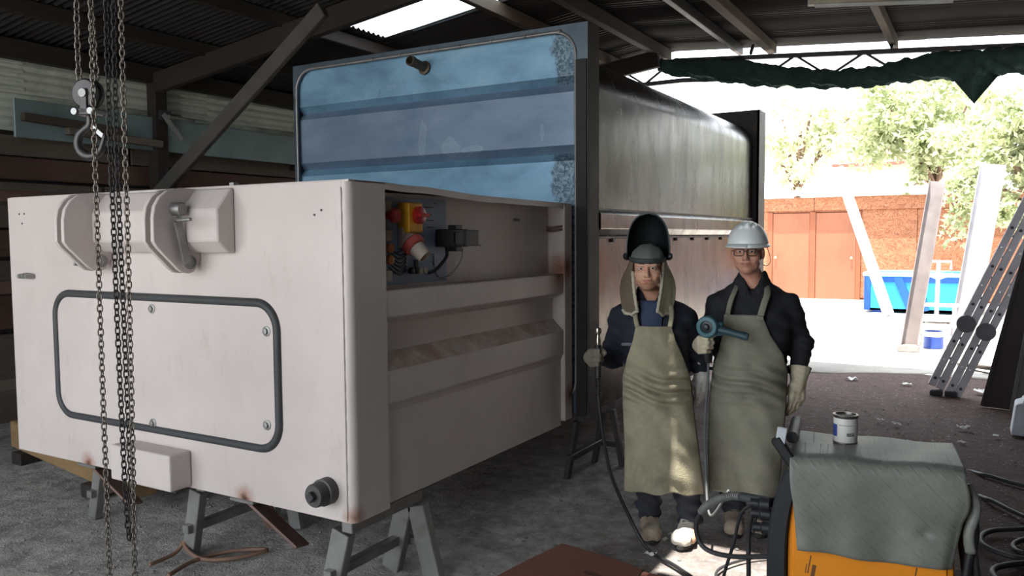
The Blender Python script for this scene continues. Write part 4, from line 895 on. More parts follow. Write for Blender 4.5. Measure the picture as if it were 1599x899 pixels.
m = MB(); m.tube(pp, [float(q) for q in rr], 12); hook_o = m.build('hook', HKM, hk, smooth='all')
m = MB(); m.bar(hh - Vector((0, 0, 0.03)) + side * 0.01, cc + side * 0.066 + Vector((0, 0, 0.02)), 0.018, 0.006, up=fdir); m.build('safety_latch', ZINC, hook_o)
hb_ = thing('hoist_body', 'dark chain hoist body fixed under the roof above the chains', 'hoist', (-3.1, 2.06, HOIST_Z))
m = MB(); m.lathe([(0.05, -0.09), (0.13, -0.08), (0.14, 0), (0.13, 0.08), (0.05, 0.09)], 24, (-3.11, 2.06, HOIST_Z + 0.10), (0, 1, 0)); m.build('housing', HKM, hb_, smooth=True)
m = MB(); m.bar((-3.11, 2.06, HOIST_Z + 0.2), (-3.11, 2.06, zroof(-3.11) - 0.01), 0.03, 0.03, up=(1, 0, 0)); m.build('suspension_rod', STEEL_D, hb_)

# ================================================================== stored material along the left wall
p0, p1 = Vector((-7.34, 4.4, 0)), Vector((-7.34, 7.9, 0))
m = MB(); m.box((-7.42, 4.0, 2.56), (-7.39, 8.6, 2.90)); o = m.build('sheet_beam', GALV, loc=(-7.4, 4.5, 2.56), bevel=0.004); tag(o, 'long pale galvanised beam stored along the left wall', 'beam')
for k, (y, z, lb) in enumerate(((4.55, 2.70, 'short timber offcut jutting from the wall behind the hook'), (4.95, 2.62, 'second timber offcut lying beside the galvanised beam'))):
    m = MB(); m.bar((-7.36, y - 0.5, z + 0.04), (-7.30, y + 0.45, z), 0.08, 0.07); o = m.build('timber_offcut', PLANK if k else TIMBER, loc=(-7.34, y, z), bevel=0.005); tag(o, lb, 'timber', 'offcuts on the wall')
cj = on(268, 192, 'x', -7.28)
clp = thing('clamp', 'small grey screw clamp hanging at the end of the galvanised beam', 'clamp', cj)
m = MB(); m.bar(cj + Vector((0, -0.1, 0.08)), cj + Vector((0, 0.12, -0.16)), 0.03, 0.05); m.build('jaw', STEEL_G, clp, bevel=0.004)
m = MB(); m.tube([cj + Vector((0.02, -0.05, 0.06)), cj + Vector((0.02, 0.26, 0.05))], 0.02, 8); m.build('screw', STEEL_G, clp, smooth=True)
m = MB(); m.box(cj + Vector((-0.1, -0.12, 0.02)), cj + Vector((0.0, 0.0, 0.12))); m.build('block', STEEL_D, clp)
brk = MB(); brk.box((-7.55, 3.6, 2.30), (-7.28, 3.66, 2.36)); brk.box((-7.55, 7.4, 2.50), (-7.38, 7.46, 2.56)); brk.box((-7.55, 4.9, 2.50), (-7.38, 4.96, 2.56)); brk.build('bracket', TIMBER_D, wl)
# timber rack beside the white body
rack = thing('timber_rack', 'dark timber rack standing by the left wall', 'rack', (-6.7, 3.6, 0))
for y in (2.2, 4.2, 6.2):
    for x in (-7.0, -6.35):
        m = MB(); m.bar((x, y, 0), (x, y, 1.96), 0.08, 0.08, up=(0, 1, 0)); m.build('upright', TIMBER_D, rack)
    for z in (0.45, 1.2, 1.9):
        m = MB(); m.bar((-7.04, y, z), (-6.31, y, z), 0.06, 0.08); m.build('cross_arm', TIMBER_D, rack)
lbs = ['reddish board on the top tier of the rack', 'grey board beside the reddish one on the top tier', 'wide board on the middle tier of the rack', 'narrow board on the middle tier of the rack', 'grey board on the lowest tier of the rack']
for k, (x, z, w, h, mt) in enumerate(((-6.5, 1.94, 0.22, 0.09, PLANK2), (-6.8, 1.94, 0.24, 0.07, PLANK), (-6.52, 1.24, 0.24, 0.10, PLANK2), (-6.82, 1.24, 0.16, 0.12, PLANK), (-6.6, 0.49, 0.3, 0.09, PLANK))):
    m = MB(); m.box((x - w / 2, 1.6, z), (x + w / 2, 6.8, z + h)); o = m.build('stored_board', mt, loc=(x, 4, z), bevel=0.006); tag(o, lbs[k], 'board', 'boards on the rack')
bl0 = (-5.75, 3.0)
m = MB(); m.bar((-6.3, 3.36, 0.19), (-4.35, 3.02, 0.19), 0.16, 0.20); o = m.build('floor_beam', mat_wood('ochre_beam', srgb(140, 112, 76), (2, 8, 8), 0.8, 0.25), loc=(-5.5, 3.2, 0.09), bevel=0.008); tag(o, 'ochre timber beam lying under the left end of the white body', 'beam')
for k, (x, y) in enumerate(((-6.1, 3.32), (-4.9, 3.11))):
    m = MB(); m.box((x - 0.06, y - 0.12, 0.0), (x + 0.06, y + 0.12, 0.09)); o = m.build('packing_block', TIMBER_D, loc=(x, y, 0), bevel=0.004); tag(o, ('packing block under the far end of the ochre beam', 'packing block under the near end of the ochre beam')[k], 'block', 'blocks under the ochre beam')
m = MB(); m.tube(smooth_path([(-5.35, 2.95, 0.36), (-5.5, 3.2, 0.42), (-5.9, 3.3, 0.36), (-6.3, 3.5, 0.33)], 6), 0.05, 10); o = m.build('plastic_pipe', M('grey_blue_pipe', srgb(120, 132, 144), 0.4), loc=(-5.6, 3.2, 0.3), smooth='all'); tag(o, 'grey plastic pipe lying on the ochre beam', 'pipe')

# ================================================================== people
def surfnet(Fv, xs, ys, zs):
    nx, ny, nz = Fv.shape; sg = Fv < 0
    acc = np.zeros((nx - 1, ny - 1, nz - 1, 3), np.float32); cnt = np.zeros((nx - 1, ny - 1, nz - 1), np.float32)
    def sl(d): return tuple(slice(d[i], Fv.shape[i] - 1 + d[i]) for i in range(3))
    for ax in range(3):
        o1, o2 = [i for i in range(3) if i != ax]
        for a in (0, 1):
            for b in (0, 1):
                d0 = [0, 0, 0]; d0[o1] = a; d0[o2] = b; d1 = list(d0); d1[ax] = 1
                fa, fb = Fv[sl(d0)], Fv[sl(d1)]; cr = (fa < 0) != (fb < 0)
                t = np.where(cr, fa / np.where(fa == fb, 1, fa - fb), 0)
                acc[..., ax] += t; acc[..., o1] += a * cr; acc[..., o2] += b * cr; cnt += cr
    mk = cnt > 0; idx = -np.ones(mk.shape, np.int64); idx[mk] = np.arange(mk.sum())
    ijk = np.argwhere(mk).astype(np.float32) + acc[mk] / cnt[mk][:, None]
    V = np.stack([np.interp(ijk[:, 0], np.arange(nx), xs), np.interp(ijk[:, 1], np.arange(ny), ys), np.interp(ijk[:, 2], np.arange(nz), zs)], 1)
    Q = []
    for ax in range(3):
        o1, o2 = (ax + 1) % 3, (ax + 2) % 3
        s0 = [slice(None)] * 3; s1 = [slice(None)] * 3
        s0[ax] = slice(0, -1); s1[ax] = slice(1, None)
        for s in (s0, s1): s[o1] = slice(1, -1); s[o2] = slice(1, -1)
        A, B = sg[tuple(s0)], sg[tuple(s1)]
        for (msk, flip) in ((A & ~B, False), (~A & B, True)):
            e = np.argwhere(msk)
            if len(e) == 0: continue
            e[:, o1] += 1; e[:, o2] += 1
            def c(da, db):
                q = e.copy(); q[:, o1] -= da; q[:, o2] -= db; return idx[q[:, 0], q[:, 1], q[:, 2]]
            quad = np.stack([c(1, 1), c(0, 1), c(0, 0), c(1, 0)], 1)
            Q.append(quad[:, ::-1] if flip else quad)
    return V, np.concatenate(Q)
class Sdf:
    def __init__(s, lo, hi, h, axes=None):
        s.ax = axes or [np.arange(lo[i], hi[i] + h, h).astype(np.float32) for i in range(3)]
        s.X = s.ax[0][:, None, None]; s.Y = s.ax[1][None, :, None]; s.Z = s.ax[2][None, None, :]
        s.d = np.full((len(s.ax[0]), len(s.ax[1]), len(s.ax[2])), 9.0, np.float32)
    def cap(s, a, b, ra, rb=None):
        rb = ra if rb is None else rb; a = np.array(a, np.float32); b = np.array(b, np.float32); ab = b - a; L = float(ab @ ab) + 1e-12
        px, py, pz_ = s.X - a[0], s.Y - a[1], s.Z - a[2]
        t = np.clip((px * ab[0] + py * ab[1] + pz_ * ab[2]) / L, 0, 1)
        return np.sqrt((px - t * ab[0]) ** 2 + (py - t * ab[1]) ** 2 + (pz_ - t * ab[2]) ** 2) - (ra + t * (rb - ra))
    def ell(s, c, r, M3=None):
        px, py, pz_ = s.X - c[0], s.Y - c[1], s.Z - c[2]
        if M3 is not None:
            q = [M3[0][i] * px + M3[1][i] * py + M3[2][i] * pz_ for i in range(3)]; px, py, pz_ = q
        k0 = np.sqrt((px / r[0]) ** 2 + (py / r[1]) ** 2 + (pz_ / r[2]) ** 2); k1 = np.sqrt((px / r[0] ** 2) ** 2 + (py / r[1] ** 2) ** 2 + (pz_ / r[2] ** 2) ** 2) + 1e-9
        return k0 * (k0 - 1) / k1
    def loft(s, tab, grow=0.0):
        """stack of ellipses: rows (z, cx, cy, half width, half depth)"""
        T = np.array(tab); z = s.ax[2]
        f = lambda i: np.interp(z, T[:, 0], T[:, i]).astype(np.float32)[None, None, :]
        a, b = f(3) + grow, f(4) + grow
        k = (np.abs((s.X - f(1)) / a) ** 2.4 + np.abs((s.Y - f(2)) / b) ** 2.4) ** (1 / 2.4)
        d = (k - 1) * np.minimum(a, b)
        return np.maximum(d, np.maximum(T[0, 0] - grow - s.Z, s.Z - T[-1, 0] - grow))
    def add(s, d, k=0.02):
        if k <= 0: s.d = np.minimum(s.d, d)
        else:
            h = np.clip(0.5 + 0.5 * (s.d - d) / k, 0, 1); s.d = s.d * (1 - h) + d * h - k * h * (1 - h)
        s.d = s.d.astype(np.float32); return s
    def sub(s, d, k=0.01):
        h = np.clip(0.5 - 0.5 * (s.d + d) / k, 0, 1); s.d = (s.d * (1 - h) - d * h + k * h * (1 - h)).astype(np.float32); return s
    def build(s, name, mats, parent, idxfn=None, label=None):
        V, Q = surfnet(s.d, *s.ax); me = bpy.data.meshes.new(name); me.from_pydata(V.tolist(), [], Q.tolist())
        for m_ in (mats if isinstance(mats, (list, tuple)) else [mats]): me.materials.append(m_)
        me.polygons.foreach_set('use_smooth', [True] * len(me.polygons))
        if idxfn is not None:
            cen = V[Q].mean(1); me.polygons.foreach_set('material_index', idxfn(cen).astype(np.int32))
        o = bpy.data.objects.new(name, me); C.objects.link(o); o.parent = parent; ORG[o.name] = Vector((0, 0, 0))
        return tag(o, label)
def nn(v): v = np.array(v, float); return v / np.linalg.norm(v)

def skin_mat(name, col):
    t = NT(name); vec = t.coord()
    c = t.ramp(t.noise(30, 4, 0.6, vec), [(0.3, mul(col, 0.88)), (0.7, mul(col, 1.08))]); t.base(c); t.rough(0.52)
    t.b.inputs['Subsurface Weight'].default_value = 0.08; t.b.inputs['Subsurface Radius'].default_value = (0.01, 0.004, 0.002); return t.m
SKIN1 = skin_mat('skin_tan', srgb(216, 166, 138)); SKIN2 = skin_mat('skin_ruddy', srgb(216, 160, 136))
STUB = skin_mat('stubble_skin', srgb(186, 140, 116)); LIP = skin_mat('lip', srgb(186, 124, 108)); 
HAIR = M('dark_hair', srgb(46, 38, 34), 0.7, var=0.3, scale=80); HAIRG = M('grey_hair', srgb(120, 112, 106), 0.7, var=0.3, scale=80)
EYE = M('eye_dark', srgb(40, 30, 26), 0.2); EYEW = M('eye_white', srgb(205, 196, 188), 0.3)
NAVY = M('navy_cotton', srgb(54, 66, 92), 0.85, var=0.18, scale=14, bump=0.35, bscale=90); NAVY2 = M('dark_navy_jacket', srgb(36, 40, 52), 0.85, var=0.2, scale=12, bump=0.4, bscale=60)
BLKC = M('black_cotton', srgb(36, 37, 42), 0.85, var=0.2, scale=12, bump=0.35, bscale=70)
TROU = M('dark_trousers', srgb(48, 50, 58), 0.9, var=0.25, scale=12, bump=0.5, bscale=50)
def mat_leather(name, col, dark):
    t = NT(name); vec = t.coord()
    c = t.ramp(t.noise(5, 6, 0.65, vec, 0.3), [(0.28, mul(col, 0.78)), (0.55, col), (0.8, mul(col, 1.15))])
    c = t.mix(t.ramp(t.noise(2.6, 5, 0.7, t.coord((1.2, 1, 0.8), dark), 0.5), [(0.50, 0), (0.72, 0.8)]), c, mul(col, 0.42))
    t.base(c); t.rough(0.85); t.bump(t.math('ADD', t.noise(9, 4, 0.6, vec), t.math('MULTIPLY', t.noise(120, 3, 0.6, vec), 0.35)), 0.5, 0.012); return t.m
LEA1 = mat_leather('tan_suede_apron', srgb(164, 157, 132), (1, 2, 3)); LEA2 = mat_leather('olive_suede_apron', srgb(142, 140, 124), (5, 1, 2))
GLV = mat_leather('pale_work_glove', srgb(206, 196, 170), (0, 0, 0)); GLVD = mat_leather('soiled_work_glove', srgb(120, 112, 100), (3, 0, 0)); GLVW = mat_leather('white_glove', srgb(216, 214, 208), (2, 2, 0))
BOOT = M('dusty_boot', srgb(150, 136, 118), 0.75, var=0.25, scale=14, bump=0.3, bscale=50, col2=srgb(90, 80, 72), c2=(0.5, 0.7)); SOLE = M('boot_sole', srgb(48, 44, 42), 0.8)

def make_body(root, J, skin, beard, head_s=1.0):
    """one continuous body; the face is carved from the same field. J: joints"""
    H = np.array(J['head']); yaw = J.get('head_yaw', 0.0); roll = J.get('head_roll', 0.0)
    def ax_(lo, hi, flo, fhi, h, fh):
        a = np.concatenate([np.arange(lo, flo, h), np.arange(flo, fhi, fh), np.arange(fhi, hi + h, h)]); return a.astype(np.float32)
    axes = [ax_(-0.46, 0.46, H[0] - 0.105, H[0] + 0.105, 0.011, 0.0032), ax_(-0.34, 0.26, H[1] - 0.135, H[1] + 0.12, 0.011, 0.0032), ax_(0.0, H[2] + 0.15, H[2] - 0.145, H[2] + 0.135, 0.011, 0.0032)]
    s = Sdf(None, None, None, axes)
    s.add(s.loft(J['torso'], -0.022), 0)
    for sd in 'LR':
        sh, el, wr = J['sh' + sd], J['el' + sd], J['wr' + sd]; hp, kn, an = J['hip' + sd], J['kn' + sd], J['an' + sd]
        s.add(s.cap(sh, el, 0.048, 0.040), 0.03); s.add(s.cap(el, wr, 0.040, 0.028), 0.02); s.add(s.cap(wr, np.array(wr) + np.array(J['hd' + sd]) * 0.02, 0.024, 0.018), 0.01)
        s.add(s.cap(hp, kn, 0.078, 0.055), 0.04); s.add(s.cap(kn, an, 0.052, 0.036), 0.02); s.add(s.cap(an, np.array(an) + np.array([0, -0.13, -0.045]), 0.034, 0.028), 0.02)
    # neck and head in head coordinates
    M3 = np.array(Matrix.Rotation(yaw, 3, 'Z') @ Matrix.Rotation(roll, 3, 'Y')); hs = head_s
    W = lambda p: tuple(H + M3 @ (np.array(p) * hs)); E = lambda c, r: s.ell(W(c), tuple(np.array(r) * hs), M3)
    s.add(s.cap(W((0, 0.025, -0.05)), J['neck'], 0.053, 0.062), 0.03)
    s.add(E((0, 0.012, 0.034), (0.077, 0.096, 0.082)), 0.02); s.add(E((0, -0.018, -0.040), (0.061, 0.075, 0.078)), 0.03)
    s.add(E((0, -0.058, -0.094), (0.030, 0.026, 0.022)), 0.025)
    for x in (-1, 1):
        s.add(E((x * 0.040, -0.058, -0.030), (0.028, 0.028, 0.026)), 0.02); s.add(E((x * 0.045, -0.02, -0.072), (0.015, 0.035, 0.022)), 0.025)
        s.sub(E((x * 0.031, -0.097, 0.002), (0.021, 0.017, 0.012)), 0.012)
        s.add(E((x * 0.031, -0.072, 0.001), (0.0145, 0.0145, 0.0115)), 0.003)
        s.add(E((x * 0.032, -0.0865, 0.0125), (0.019, 0.009, 0.0034)), 0.005)           # upper lid
        s.add(E((x * 0.032, -0.085, -0.0105), (0.017, 0.008, 0.0030)), 0.005)          # lower lid
        s.add(E((x * 0.077, 0.012, -0.012), (0.010, 0.021, 0.032)), 0.006); s.sub(E((x * 0.088, 0.006, -0.008), (0.006, 0.010, 0.017)), 0.004)
    s.add(E((0, -0.083, 0.022), (0.052, 0.016, 0.010)), 0.015)
    s.add(s.cap(W((0, -0.090, 0.006)), W((0, -0.112, -0.034)), 0.0075 * hs, 0.0125 * hs), 0.010)
    for x in (-1, 1): s.add(E((x * 0.0115, -0.101, -0.038), (0.0085, 0.0095, 0.008)), 0.006); s.sub(E((x * 0.006, -0.107, -0.0465), (0.0038, 0.005, 0.004)), 0.003)
    s.add(E((0, -0.084, -0.062), (0.027, 0.014, 0.018)), 0.014)
    s.add(E((0, -0.0945, -0.0605), (0.022, 0.0075, 0.0050)), 0.004); s.add(E((0, -0.0925, -0.0715), (0.019, 0.0080, 0.0058)), 0.004)
    s.sub(s.cap(W((-0.030, -0.086, -0.0600)), W((0.0, -0.103, -0.0668)), 0.0020), 0.003); s.sub(s.cap(W((0.030, -0.086, -0.0595)), W((0.0, -0.103, -0.0668)), 0.0020), 0.003)
    for x in (-1, 1): s.add(E((x * 0.040, -0.070, -0.048), (0.010, 0.012, 0.016)), 0.012); s.sub(s.cap(W((x * 0.018, -0.101, -0.040)), W((x * 0.034, -0.088, -0.058)), 0.0015), 0.006)
    inv = M3.T / hs
    def idx(c):
        q = (c - H) @ inv.T; r = np.zeros(len(c))
        if beard: r[(q[:, 2] < -0.078 + 0.6 * np.maximum(0, np.abs(q[:, 0]) - 0.03) ** 1.0) & (q[:, 2] > -0.125) & (q[:, 1] < 0.02)] = 1
        r[((q[:, 0] / 0.025) ** 2 + ((q[:, 2] + 0.0665 - 6.0 * q[:, 0] ** 2) / 0.0088) ** 2 < 1) & (q[:, 1] < -0.085)] = 2
        for x in (-1, 1): r[(((q[:, 0] - x * 0.031) / 0.0140) ** 2 + ((q[:, 2] - 0.0008) / 0.0068) ** 2 < 1) & (q[:, 1] < -0.07)] = 3
        return r
    b = s.build('body', [skin, STUB, LIP, EYEW], root, idx)
    for x in (-1, 1):
        m = MB(); m.lathe([(0.0, -0.0046), (0.0050, -0.003), (0.0060, 0), (0.0, 0.0012)], 12, W((x * 0.0305, -0.0860, 0.0008)), tuple(M3 @ np.array((0, -1, 0)))); m.build('eye', EYE, b, smooth='all')
        m = MB(); m.tube([W((x * 0.013, -0.0965, 0.0225)), W((x * 0.030, -0.0955, 0.0275)), W((x * 0.050, -0.0815, 0.0205))], [0.0042, 0.0048, 0.0028], 8, sq=(0.75, 1)); m.build('eyebrow', HAIR if beard else HAIRG, b, smooth='all')
    return b, W, M3

def clothes(root, J, top, bottom, top_name, hem, seed, cuff=None):
    ph = seed
    s = Sdf((-0.42, -0.32, 0.62), (0.42, 0.24, J['neck'][2] + 0.09), 0.0075)
    s.add(s.loft(J['torso'], 0.012), 0)
    for sd in 'LR':
        sh, el, wr = J['sh' + sd], np.array(J['el' + sd]), np.array(J['wr' + sd]); wr = el + (wr - el) * 0.72
        s.add(s.cap(sh, el, 0.066, 0.058), 0.045); s.add(s.cap((J['neck'][0], J['neck'][1], J['neck'][2] - 0.02), sh, 0.060, 0.056), 0.04); s.add(s.cap(el, wr, 0.060, 0.047), 0.03)
    s.add(s.cap((J['neck'][0], J['neck'][1] + 0.005, J['neck'][2] - 0.04), (J['neck'][0], J['neck'][1] - 0.004, J['neck'][2] + 0.028), 0.088, 0.077), 0.035)
    w = 0.0040 * np.sin(s.Z * 70 + s.X * 40 + ph) * np.sin(s.X * 23 - s.Y * 31 + s.Z * 17) + 0.003 * np.sin(s.Z * 33 - s.X * 52 + s.Y * 20 + ph * 2)
    for sd in 'LR':
        e = np.array(J['el' + sd]); r2 = (s.X - e[0]) ** 2 + (s.Y - e[1]) ** 2 + (s.Z - e[2]) ** 2
        w = w + 0.005 * np.exp(-r2 / 0.012) * np.sin(s.Z * 150 + s.X * 60)
    s.d = (s.d + w).astype(np.float32)
    nk = s.cap((J['neck'][0], J['neck'][1] - 0.006, J['neck'][2] - 0.015), (J['neck'][0], J['neck'][1] - 0.012, J['neck'][2] + 0.15), 0.058, 0.074); s.sub(nk, 0.006)
    s.sub(s.cap((J['neck'][0], J['neck'][1] - 0.11, J['neck'][2] - 0.06), (J['neck'][0], J['neck'][1] - 0.05, J['neck'][2] + 0.08), 0.012, 0.060), 0.006)
    s.d = np.maximum(s.d, hem - s.Z)
    tp = s.build(top_name, top, root)
    t = Sdf((-0.34, -0.26, 0.05), (0.46, 0.24, hem + 0.1), 0.009)
    for sd in 'LR':
        hp, kn, an = J['hip' + sd], J['kn' + sd], np.array(J['an' + sd])
        t.add(t.cap(hp, kn, 0.100, 0.076), 0.03); t.add(t.cap(kn, an + np.array([0, 0, 0.02]), 0.076, 0.064), 0.02)
    t.d = (t.d + 0.009 * np.sin(t.Z * 85 + t.X * 30) * np.exp(-((t.Z - 0.16) / 0.12) ** 2) + 0.004 * np.sin(t.Z * 50 + t.X * 45 + ph)).astype(np.float32)
    t.d = np.maximum(t.d, 0.085 - t.Z); t.d = np.maximum(t.d, t.Z - (hem + 0.06))
    t.build('trousers', bottom, root)
    return tp
def collar(tp, J, mat):
    n = np.array(J['neck'])
    for sx in (-1, 1):
        m = MB(); m.sheet(lambda u, v: (n[0] + sx * (0.016 + 0.062 * math.sin(u * 2.0)) + sx * 0.016 * v * (1 - u), n[1] - 0.088 * math.cos(u * 2.0) - 0.020 * v, n[2] + 0.034 - 0.055 * (1 - u) ** 1.2 - 0.045 * v * (1 - 0.5 * u)), 10, 4, 0.005); m.build('collar', mat, tp, smooth='all')
def boot(root, an, yaw, mat, name='boot'):
    an = np.array(an); f = np.array([math.sin(yaw), -math.cos(yaw), 0]); sdv = np.array([f[1], -f[0], 0]); z0 = an[2] - 0.085
    lo = np.minimum(an, an + f * 0.22) - 0.09; hi = np.maximum(an, an + f * 0.22) + 0.09; lo[2] = z0 - 0.006; hi[2] = an[2] + 0.13
    s = Sdf(lo, hi, 0.0055); P = lambda a, b, z: tuple(an + f * a + sdv * b + np.array([0, 0, z0 + z - an[2]]))
    s.add(s.cap(P(-0.005, 0, 0.20), P(0, 0, 0.10), 0.052, 0.050), 0); s.add(s.cap(P(-0.02, 0, 0.055), P(0.05, 0, 0.065), 0.045, 0.047), 0.03); s.add(s.cap(P(0.05, 0, 0.052), P(0.155, 0.004, 0.048), 0.044, 0.044), 0.03)
    s.add(s.cap(P(0.165, -0.012, 0.045), P(0.165, 0.018, 0.045), 0.040), 0.02)
    s.d = np.maximum(s.d, z0 + 0.018 - s.Z); s.d = (s.d + 0.002 * np.sin(s.Z * 160) * np.sin(s.X * 90 + s.Y * 120)).astype(np.float32)
    b = s.build(name, mat, root)
    m = MB(); out = []
    for k in range(24):
        a = 2 * PI * k / 24; c = math.cos(a); out.append(an[:2] + f[:2] * (0.072 + 0.138 * c) + sdv[:2] * (0.050 * math.sin(a) * (1.0 + 0.12 * c)))
    m.prism([tuple(p) for p in out], 'z', z0, z0 + 0.026); m.build('sole', SOLE, b, bevel=0.004)
    for k in range(4):
        p = [P(0.055 + 0.012 * k * 0 - 0.012 * k, sx * 0.022, 0.115 + 0.018 * k - 0.006 * (k == 0)) for sx in (-1, 1)]; p = [tuple(np.array(q) + f * (0.012 - 0.002 * k)) for q in p]
        m = MB(); m.tube(p, 0.004, 6); m.build('lace', SOLE, b, smooth='all')
    return b
def glove(root, wr, f, n, hand, mat, curl, thumb, name='glove', cuff=0.10, fore=None, scale=1.0, cuff_r=0.052):
    """f: along the fingers, n: out of the palm, hand: +1/-1 picks the thumb side"""
    wr = np.array(wr, float); f = nn(f); n = np.array(n, float); n = nn(n - f * (n @ f)); sd = np.cross(f, n) * hand; S = scale
    prims = []; A = lambda a, b, c: wr + (f * a + sd * b + n * c) * S
    offs = (0.034, 0.0115, -0.0115, -0.033); lens = ((0.044, 0.027, 0.022), (0.048, 0.031, 0.024), (0.045, 0.028, 0.022), (0.035, 0.021, 0.019)); kb = (0.088, 0.093, 0.089, 0.080)
    for i in range(4):
        k = A(kb[i], offs[i], 0); prims.append((A(0.012, offs[i] * 0.62, 0), k, 0.021, 0.0165, 0.016)); p = k; ang = 0
        for j in range(3):
            ang += R(curl[i][j]); q = p + (f * math.cos(ang) + n * math.sin(ang) + sd * (offs[i] * 0.9 * (1 - j))) * lens[i][j] * S
            prims.append((p, q, 0.0135 - 0.0012 * j, 0.0128 - 0.0014 * j, 0.005)); p = q
    p = A(0.022, 0.026, 0.006); prims.append((A(0.01, 0.01, 0.004), p, 0.02, 0.019, 0.014))
    for j, L in enumerate((0.042, 0.036, 0.028)):
        d = nn(f * thumb[j][0] + sd * thumb[j][1] + n * thumb[j][2]); q = p + d * L * S; prims.append((p, q, 0.0165 - 0.0018 * j, 0.015 - 0.0018 * j, 0.009)); p = q
    ff = nn(fore) if fore is not None else f
    prims.append((wr + ff * 0.015, wr - ff * cuff, 0.033, cuff_r, 0.02))
    pts = np.array([q for p_ in prims for q in p_[:2]]); s = Sdf(pts.min(0) - 0.065, pts.max(0) + 0.065, 0.0037)
    for (a, b, ra, rb, k) in prims: s.add(s.cap(a, b, ra * S, rb * S), k * 0.9)
    s.d = (s.d + 0.0016 * np.sin(s.X * 140 + s.Z * 90) * np.sin(s.Y * 130 - s.Z * 110)).astype(np.float32)
    e = wr - ff * cuff; s.d = np.maximum(s.d, -((s.X - e[0]) * ff[0] + (s.Y - e[1]) * ff[1] + (s.Z - e[2]) * ff[2]))
    return s.build(name, mat, root)
def apron(root, rows, mat, seed, folds=0.010, straps=()):
    """rows: (z, centre x, half width, wrap half width A, bulge B, centre y)"""
    T = np.array(sorted(rows)); z0, z1 = T[0, 0], T[-1, 0]; ip = lambda z, i: float(np.interp(z, T[:, 0], T[:, i]))
    def fn(u, v):
        z = z1 + (z0 - z1) * v; w = ip(z, 2); x = (2 * u - 1) * w; A, B = ip(z, 3), ip(z, 4)
        y = ip(z, 5) - B * math.sqrt(max(0.02, 1 - (x / A) ** 2)); low = min(1, max(0, (v - 0.35) / 0.5))
        y += -folds * 0.5 * low * math.sin(x * 26 + 3.0 * z + seed) - folds * low * math.sin(x * 14 - 5 * z + seed * 2) - 0.95 * folds * math.exp(-((v - 0.38) / 0.10) ** 2) * math.sin(z * 95 + x * 22 + math.sin(x * 17 + seed) * 1.5)
        y += -0.35 * folds * math.sin(z * 36 + x * 31 + seed) * math.sin(x * 19 - z * 8)
        zz = z + (0.012 * math.sin(x * 17 + seed) + 0.006 * math.sin(x * 41)) * max(0, v - 0.9) * 10
        return (ip(z, 1) + x, y, zz)
    m = MB(); m.sheet(fn, 46, 110, 0.004); a = m.build('apron', mat, root, smooth='all', fix=False)
    for pth, w in straps:
        m = MB(); P = smooth_path(pth, 6); m.tube(P, w, 8, sq=(1.0, 0.3)); m.build('apron_strap', mat, a, smooth='all')
    return a, fn

# ------------------------------------------------------------------ the welder (left)
YB_ = (-1.54, 4.16); yr = math.atan2(-YB_[0], YB_[1])
ym = thing('person', 'person in tan leather apron with raised black welding shield, holding a torch', 'person', (*YB_, 0), yr, local=True)
JY = dict(head=(-0.028, -0.055, 1.478), head_yaw=-0.04, head_roll=-0.03, neck=(-0.01, 0.022, 1.315),
    torso=[(0.78, 0.035, 0.0, 0.165, 0.112), (0.90, 0.025, -0.005, 0.160, 0.112), (1.02, 0.012, -0.012, 0.165, 0.118), (1.13, 0.004, -0.012, 0.180, 0.122), (1.20, 0.0, 0.0, 0.172, 0.112), (1.26, 0.0, 0.010, 0.130, 0.085), (1.315, -0.004, 0.018, 0.075, 0.062)],
    shL=(-0.168, 0.012, 1.200), elL=(-0.228, 0.015, 0.985), wrL=(-0.322, -0.165, 1.005), hdL=(-0.1, -0.9, 0.3),
    shR=(0.168, 0.022, 1.200), elR=(0.236, 0.09, 1.00), wrR=(0.262, 0.035, 0.895), hdR=(0.05, -0.15, -1.0),
    hipL=(-0.050, 0.0, 0.80), knL=(-0.035, -0.02, 0.44), anL=(-0.015, 0.03, 0.088), hipR=(0.115, 0.0, 0.80), knR=(0.165, -0.04, 0.44), anR=(0.205, -0.02, 0.088))
bY, WY, MY = make_body(ym, JY, SKIN1, True)
tpY = clothes(ym, JY, NAVY2, TROU, 'jacket', 0.74, 0.7); 
